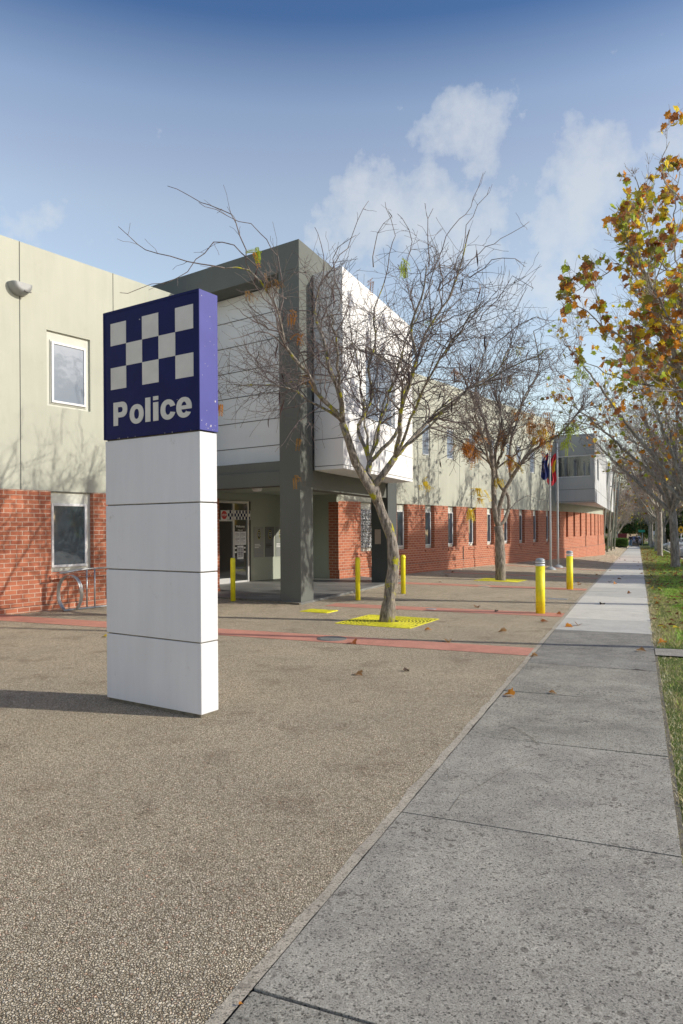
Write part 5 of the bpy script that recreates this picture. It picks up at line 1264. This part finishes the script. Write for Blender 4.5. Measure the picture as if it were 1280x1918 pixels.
# ================================================================ PERSON
def skin_mesh(name, verts, edges, rads, m_, parent, sub=2):
    me = bpy.data.meshes.new(name); off = parent_world(parent); me.from_pydata([Vector(v) - off for v in verts], edges, [])
    o = bpy.data.objects.new(name, me); COL.objects.link(o); o.parent = parent; me.materials.append(m_)
    s_ = o.modifiers.new('skin', 'SKIN'); 
    for i, r_ in enumerate(rads): me.skin_vertices[0].data[i].radius = (r_, r_) if not isinstance(r_, tuple) else r_
    me.skin_vertices[0].data[0].use_root = True
    ss = o.modifiers.new('sub', 'SUBSURF'); ss.levels = sub; ss.render_levels = sub
    return o
def person(base, H, lab, top_m, leg_m, hair_m, face_away=True):
    k = H / 1.75; r = thing('person', base, lab, 'person', 'people far down the path'); X = PR * k; Y = PD * k; Z = UP * k; B = Vector(base)
    P = lambda x, y, z: B + X * x + Y * y + Z * z
    vs = [P(0, 0, .95), P(0, .01, 1.15), P(0, .02, 1.36), P(0, .02, 1.48), P(0, .02, 1.56), P(0, .03, 1.66), P(.09, 0, .90), P(.11, .12, .50), P(.11, .02, .09), P(.11, .13, .04), P(-.09, 0, .90), P(-.11, -.02, .50), P(-.11, -.22, .13), P(-.11, -.12, .05),
          P(.19, .02, 1.40), P(.25, -.04, 1.14), P(.24, .06, .92), P(.24, .08, .83), P(-.19, .02, 1.40), P(-.25, .05, 1.14), P(-.22, .16, .94), P(-.22, .19, .85)]
    ed = [(0, 1), (1, 2), (2, 3), (3, 4), (4, 5), (0, 6), (6, 7), (7, 8), (8, 9), (0, 10), (10, 11), (11, 12), (12, 13), (2, 14), (14, 15), (15, 16), (16, 17), (2, 18), (18, 19), (19, 20), (20, 21)]
    ra = [.14, .13, .15, .06, .055, .095, .09, .06, .04, .035, .09, .06, .04, .035, .055, .042, .033, .03, .055, .042, .033, .03]
    skin_mesh('body', vs, ed, [x * k for x in ra], mat('skin', (.42, .26, .19), .6), r)
    jv = [0, 1, 2, 14, 15, 16, 18, 19, 20]; ix = {v: i for i, v in enumerate(jv)}
    skin_mesh('jacket', [vs[i] for i in jv], [(ix[a], ix[b]) for a, b in ed if a in ix and b in ix], [(ra[i] + .03) * k for i in jv], top_m, r)
    tv = [0, 6, 7, 8, 10, 11, 12]; ix = {v: i for i, v in enumerate(tv)}
    skin_mesh('trousers', [vs[i] for i in tv], [(ix[a], ix[b]) for a, b in ed if a in ix and b in ix], [(ra[i] + .015) * k for i in tv], leg_m, r)
    mb = MB(); c = P(0, .0, 1.66); mb.lathe(c, [(0, -.10 * k), (.07 * k, -.08 * k), (.105 * k, -.01 * k), (.10 * k, .06 * k), (.05 * k, .115 * k), (0, .12 * k)], 12); mb.build('hair', hair_m, r)
    mb = MB()
    for a, b_ in ((8, 9), (12, 13)): mb.tube([vs[a] - UP * .03 * k, vs[b_] - UP * .01 * k], [.05 * k, .042 * k], 8)
    mb.build('shoes', M_BLACK, r)
g = gnd(1182, 1024.3); person(Vector((g.x, g.y, g.z)), 1.80, 'person in a dark jacket and blue jeans walking away on the footpath beside the hedge', mat('navy', (.018, .02, .035), .8), mat('denim', (.06, .12, .20), .8), mat('hair_dark', (.02, .015, .012), .7))
c = TW(122, .2); person(c, 1.7, 'distant person in dark clothes on the right side of the path end', mat('charcoal_cloth', (.03, .03, .033), .8), mat('black_cloth', (.02, .02, .02), .8), mat('hair_brown', (.06, .035, .02), .7))

# ================================================================ CARS
M_TYRE = mat('tyre', (.018, .018, .018), .8); M_RIM = mat('rim', (.35, .36, .37), .3, metal=.8); M_LAMP = mat('headlamp', (.6, .63, .66), .1, spec=.9); M_PLATE = mat('number_plate', (.6, .6, .55), .5)
M_CGL = m_glass('car_glass', (.01, .013, .016), .3)
def car(base, head, colr, lab, suv=False):
    c_ = Vector(base); fx = Vector((cos(head), sin(head), 0)); sy = Vector((-fx.y, fx.x, 0)); r = thing('parked_car', c_, lab, 'car', 'cars parked along the kerb')
    bh = .15 if suv else 0
    # stations: x, half width, sill z, belt z, roof z, roof half width
    st_ = [(2.18, .62, .42, .60, .60, .60), (2.10, .80, .24, .72, .72, .70), (1.75, .88, .18, .84, .84, .80), (1.05, .90, .18, .95, .95, .82), (.40, .90, .18, .99, 1.36, .62), (-.2, .90, .18, 1.0, 1.46, .62), (-1.1, .90, .18, 1.02, 1.44, .60), (-1.75, .88, .20, 1.02, 1.18 + bh, .62), (-2.1, .82, .25, .96, .98 + bh, .68), (-2.18, .72, .40, .80, .80, .66)]
    W = lambda x, y, z: c_ + fx * x + sy * y + UP * (z + (bh if z > .5 else bh * .5))
    b = MB(); g_ = MB(); rings = []
    for x, hw_, zs__, zb_, zr_, rw in st_:
        rings.append([W(x, -hw_ * .9, zs__), W(x, -hw_, (zs__ + zb_) * .5), W(x, -hw_ * .97, zb_), W(x, -rw, zr_), W(x, -rw * .6, zr_ + (.03 if zr_ > zb_ else .02)), W(x, rw * .6, zr_ + (.03 if zr_ > zb_ else .02)), W(x, rw, zr_), W(x, hw_ * .97, zb_), W(x, hw_, (zs__ + zb_) * .5), W(x, hw_ * .9, zs__)])
    for i in range(len(rings) - 1):
        A, B_ = rings[i], rings[i + 1]; cab = st_[i][4] > st_[i][3] + .1 or st_[i + 1][4] > st_[i + 1][3] + .1
        for j in range(10):
            j2 = (j + 1) % 10; q = [A[j], A[j2], B_[j2], B_[j]]
            glassy = cab and j in (2, 6) or (3 <= j <= 5 and ((i == 3) or (i == 6 and not suv) or (i == 7 and suv)))
            if glassy:
                cc = sum(q, Vector()) / 4; b.add(q, [(0, 1, 2, 3)], 0, True)
                nn = (q[1] - q[0]).cross(q[3] - q[0]); nn = nn.normalized() if nn.length > 1e-6 else UP; nn = nn if nn.dot(cc - (c_ + UP * .9)) > 0 else -nn
                g_.add([cc + (v - cc) * .88 + nn * .006 for v in q], [(0, 1, 2, 3)])
            else: b.add(q, [(0, 1, 2, 3)], 0, True)
    b.add(rings[0], [tuple(range(10))]); b.add(rings[-1], [tuple(range(10))[::-1]])
    b.build('body', colr, r); g_.build('windows', M_CGL, r)
    for x in (1.35, -1.35):
        for s_ in (-1, 1):
            wc = W(x, s_ * .80, 0); wc.z = c_.z + .33 + bh * .3; RR = .33 + bh * .3
            a = MB(); a.lathe(wc - sy * .11, [(RR * .6, 0), (RR * .95, .0), (RR, .03), (RR, .19), (RR * .95, .22), (RR * .6, .22)], 24, axis=sy); w_ = a.build('wheel', M_TYRE, r)
            a = MB(); a.lathe(wc + sy * (s_ * .10) - sy * .005, [(.02, -.02), (RR * .64, -.015), (RR * .66, .015), (.02, .022)], 20, axis=sy); a.build('rim', M_RIM, w_)
            a = MB(); a.lathe(wc - sy * .12 , [(RR * 1.16, 0), (RR * 1.16, .22)], 20, axis=sy); a.build('wheel_arch', M_BLACK, r)
    for s_ in (-1, 1):
        a = MB(); a.box(W(2.0, s_ * .60 - .17, .62), fx * .14, sy * .34, UP * .13); a.build('headlight', M_LAMP, r, bevel=.03)
        a = MB(); a.box(W(.62, s_ * .95 - .08, .95), fx * .12, sy * .16, UP * .12); a.build('mirror', colr, r, bevel=.02)
        a = MB(); a.box(W(-2.2, s_ * .66 - .12, .78), fx * .08, sy * .24, UP * .14); a.build('tail_light', mat('tail_red', (.35, .01, .01), .3), r, bevel=.02)
    a = MB(); a.box(W(2.13, -.42, .30), fx * .06, sy * .84, UP * .22); a.build('grille', M_BLACK, r, bevel=.02)
    a = MB(); a.box(W(2.17, -.19, .36), fx * .04, sy * .38, UP * .11); a.build('number_plate', M_PLATE, r)
    return r
def paint(n_, c): return mat(n_, c, .3, coat=.6)
hd = atan2(-PR.y, -PR.x) + .25          # noses towards the footpath, angled
def cpos(t_, w_): return TW(t_, w_, -.13)
car(cpos(54.5, -4.5), hd, paint('car_silver', (.42, .43, .45)), 'pale silver car cut off by the right edge of the view', False)
car(cpos(61, -4.55), hd, paint('car_black', (.02, .02, .024)), 'dark car seen between the two grey tree trunks', False)
car(cpos(66.5, -4.6), hd, paint('car_white', (.70, .72, .74)), 'white car with its front wheel showing left of the nearest grey trunk', True)
car(cpos(72, -4.7), hd, paint('car_blue', (.10, .15, .21)), 'blue grey car behind the white one', True)
car(cpos(82, -4.8), hd, paint('car_grey', (.20, .21, .22)), 'mid grey car parked beyond the slimmer plane trunk', False)
car(cpos(90, -4.9), hd, paint('car_pale', (.55, .57, .60)), 'small pale car farthest along the row of parked cars', False)
c = TW(136, .4, -.02); car(c, atan2(-PD.y, -PD.x), paint('car_pinkish', (.40, .30, .28)), 'pinkish grey car facing the camera at the very end of the footpath', True)

# ================================================================ BUILDINGS ACROSS THE ROAD
def far_block(t0, t1, w0, w1, H, m_, lab, wm, roof=None, z0=-3, cols=6, rows=2):
    mid = (t0 + t1) / 2; base = TW(mid, w0, -.13); r = thing('distant_building', base, lab, 'building', 'buildings across the road'); O = PD * t0 - PR * w0 + UP * (base.z)
    mb = MB(); mb.box(O - UP * .5, PD * (t1 - t0), PR * (w0 - w1), UP * (H + .5)); mb.build('wall', m_, r)
    mb = MB(); mb.box(O + UP * H - PD * .3 - PR * .3, PD * (t1 - t0 + .6), PR * (w0 - w1 + .6), UP * .35); mb.build('parapet', roof or M_GREY, r)
    for i in range(cols):
        for j in range(rows):
            a = (t1 - t0) / cols; h = H / rows; f_ = MB(); f_.box(O + PD * (a * i + a * .22) + UP * (h * j + h * .3) - PR * .06, PD * a * .56, PR * .08, UP * h * .48); fo = f_.build('window', M_FRAME, r)
            g_ = MB(); g_.box(O + PD * (a * i + a * .22 + .08) + UP * (h * j + h * .3 + .08) - PR * .075, PD * (a * .56 - .16), PR * .02, UP * (h * .48 - .16)); g_.build('pane', M_GLASS, fo)
far_block(128, 165, -13, -30, 12.5, m_render('far_blue_wall', (.22, .26, .36)), 'tall bluish grey building far off at the right edge', None, cols=5, rows=4)
far_block(92, 120, -15, -30, 7.0, m_render('far_purple_wall', (.34, .30, .33)), 'pinkish low building behind the parked cars at the right', None, cols=5, rows=2)
far_block(-12, 14, -27, -40, 8.5, m_render('far_brown_wall', (.16, .12, .10)), 'dark brick building opposite, seen only in the window glass', None, cols=5, rows=2)
M_TAN = m_render('far_tan_wall', (.20, .18, .15))
def tall(ta, tb, H, lab): far_block(ta + 5.6, tb + 5.6, -28, -38, H, M_TAN, lab, None, cols=2, rows=5)  # unseen blocks, added and sized to cast the broad shadow bands
tall(21.2, 22.9, 13.2, 'unseen narrow tan block added to throw the first broad shadow over the footpath')
tall(24.9, 28.0, 18.6, 'unseen wide tan block added to throw the broad middle shadow over plaza and footpath')
tall(34.5, 41.0, 18.2, 'unseen tan block added to throw the farthest broad shadow before the leaning poles')
for k, (t_, w_, s_) in enumerate(((3, -19, 1.0), (15, -21.5, .9), (26, -21, 1.05), (38, -21.5, .95), (52, -21, 1.0), (-8, -21, 1.0))):
    recopy(e1, TW(t_, w_, -.13), k * 1.3, s_ * .85, 'dark street tree on the opposite side of the road, outside the view', 'trees across the road')

# ================================================================ SKY, SUN, CAMERA
W_ = bpy.data.worlds.new('World'); SC.world = W_; W_.use_nodes = True; T = NT(W_); bg = T.n['Background']; wo = T.n['World Output']
sky = T.new('ShaderNodeTexSky'); sky.sky_type = 'NISHITA'; sky.sun_disc = False; sky.sun_elevation = SUN_EL; sky.sun_rotation = pi / 2 - SUN_AZ; sky.altitude = 50; sky.air_density = 1.0; sky.dust_density = .6; sky.ozone_density = 1.6
tc = T.new('ShaderNodeTexCoord'); sx = T.new('ShaderNodeSeparateXYZ'); T.link(tc.outputs['Generated'], sx.inputs[0])
az = math_(T, 'ARCTAN2', sx.outputs[0], sx.outputs[1]); el = math_(T, 'ARCSINE', sx.outputs[2])
cv = T.new('ShaderNodeCombineXYZ'); T.link(az, cv.inputs[0]); T.link(el, cv.inputs[1])
n1 = nz_(T, cv.outputs[0], 17.0, 10, .62); n2 = nz_(T, cv.outputs[0], 3.0, 4, .5)
acc = None
def dg(a): return radians(a)
for (x, y, rx, ry, amp) in ((885, 240, 4.2, 2.6, .95), (845, 200, 2.0, 1.6, .6), (905, 300, 2.2, 1.6, .6), (745, 400, 6.0, 3.6, 1.0), (800, 350, 3.2, 2.2, .7), (700, 350, 2.6, 2.0, .7), (880, 440, 5, 3, .75), (1110, 330, 3.3, 3.6, .95), (1085, 265, 1.5, 2.0, .7), (1050, 430, 5, 4, .7), (1262, 265, 2.6, 1.9, .6), (1000, 560, 9, 3.0, .6), (640, 470, 5, 2.5, .5), (760, 195, 1.6, .6, .3), (30, 420, 5, 2.6, .45)):
    u = (x - 640) / FPX; v = (990 - y) / FPX; A_ = atan(u); E_ = atan(v * cos(A_))
    da = math_(T, 'DIVIDE', math_(T, 'SUBTRACT', az, A_), dg(rx)); de = math_(T, 'DIVIDE', math_(T, 'SUBTRACT', el, E_), dg(ry))
    d2 = math_(T, 'ADD', math_(T, 'MULTIPLY', da, da), math_(T, 'MULTIPLY', de, de)); gsn = math_(T, 'MULTIPLY', math_(T, 'EXPONENT', math_(T, 'MULTIPLY', d2, -1.0)), amp)
    acc = gsn if acc is None else math_(T, 'MAXIMUM', acc, gsn)
den = math_(T, 'ADD', acc, math_(T, 'MULTIPLY', math_(T, 'SUBTRACT', n1, .5), 1.9))
cr_ = ramp(T, [(.35, (0, 0, 0)), (.48, (.40, .40, .40)), (.66, (.70, .70, .70)), (.9, (1, 1, 1))]); T.link(math_(T, 'MULTIPLY', den, 1.0, True), cr_.inputs['Fac'])
cm = math_(T, 'MULTIPLY', cr_.outputs['Color'], .55)
# deepen the blue overhead
gr = ramp(T, [(0.0, (1.75, 1.5, 1.30)), (.15, (1.9, 1.6, 1.34)), (.29, (2.1, 1.70, 1.40)), (.42, (2.3, 1.78, 1.42)), (.485, (2.1, 1.64, 1.38)), (.54, (1.85, 1.56, 1.38)), (.59, (1.2, 1.14, 1.15)), (.63, (.56, .74, .95)), (.9, (.38, .5, .8))]); T.link(math_(T, 'MULTIPLY', el, 1.0), gr.inputs['Fac'])
skc = mixc(T, 1.0, sky.outputs[0], gr.outputs['Color'], 'MULTIPLY')
cloudc = mixc(T, n2, (4.5, 4.75, 5.0), (5.5, 5.6, 5.7))
fin = mixc(T, cm, skc, cloudc)
T.link(fin, bg.inputs['Color']); bg.inputs['Strength'].default_value = .12
sl = bpy.data.lights.new('sun', 'SUN'); sl.energy = 3.3; sl.angle = radians(.53); sl.color = (1, .94, .82)
so = bpy.data.objects.new('sun', sl); COL.objects.link(so); so.rotation_euler = SUN.to_track_quat('Z', 'Y').to_euler(); so.location = (20, -5, 20)
cd = bpy.data.cameras.new('camera'); co = bpy.data.objects.new('camera', cd); COL.objects.link(co); SC.camera = co
co.location = (0, 0, ZC); co.rotation_euler = (radians(90), ROLL, 0); cd.sensor_fit = 'HORIZONTAL'; cd.sensor_width = 36; cd.lens = 36 * FPX / 1280; cd.shift_y = 31 / 1280; cd.clip_end = 4000; cd.clip_start = .05
SC.view_settings.view_transform = 'Standard'; SC.view_settings.look = 'None'; SC.view_settings.exposure = 0.35; SC.view_settings.gamma = 1
SC.render.resolution_x = 683; SC.render.resolution_y = 1024
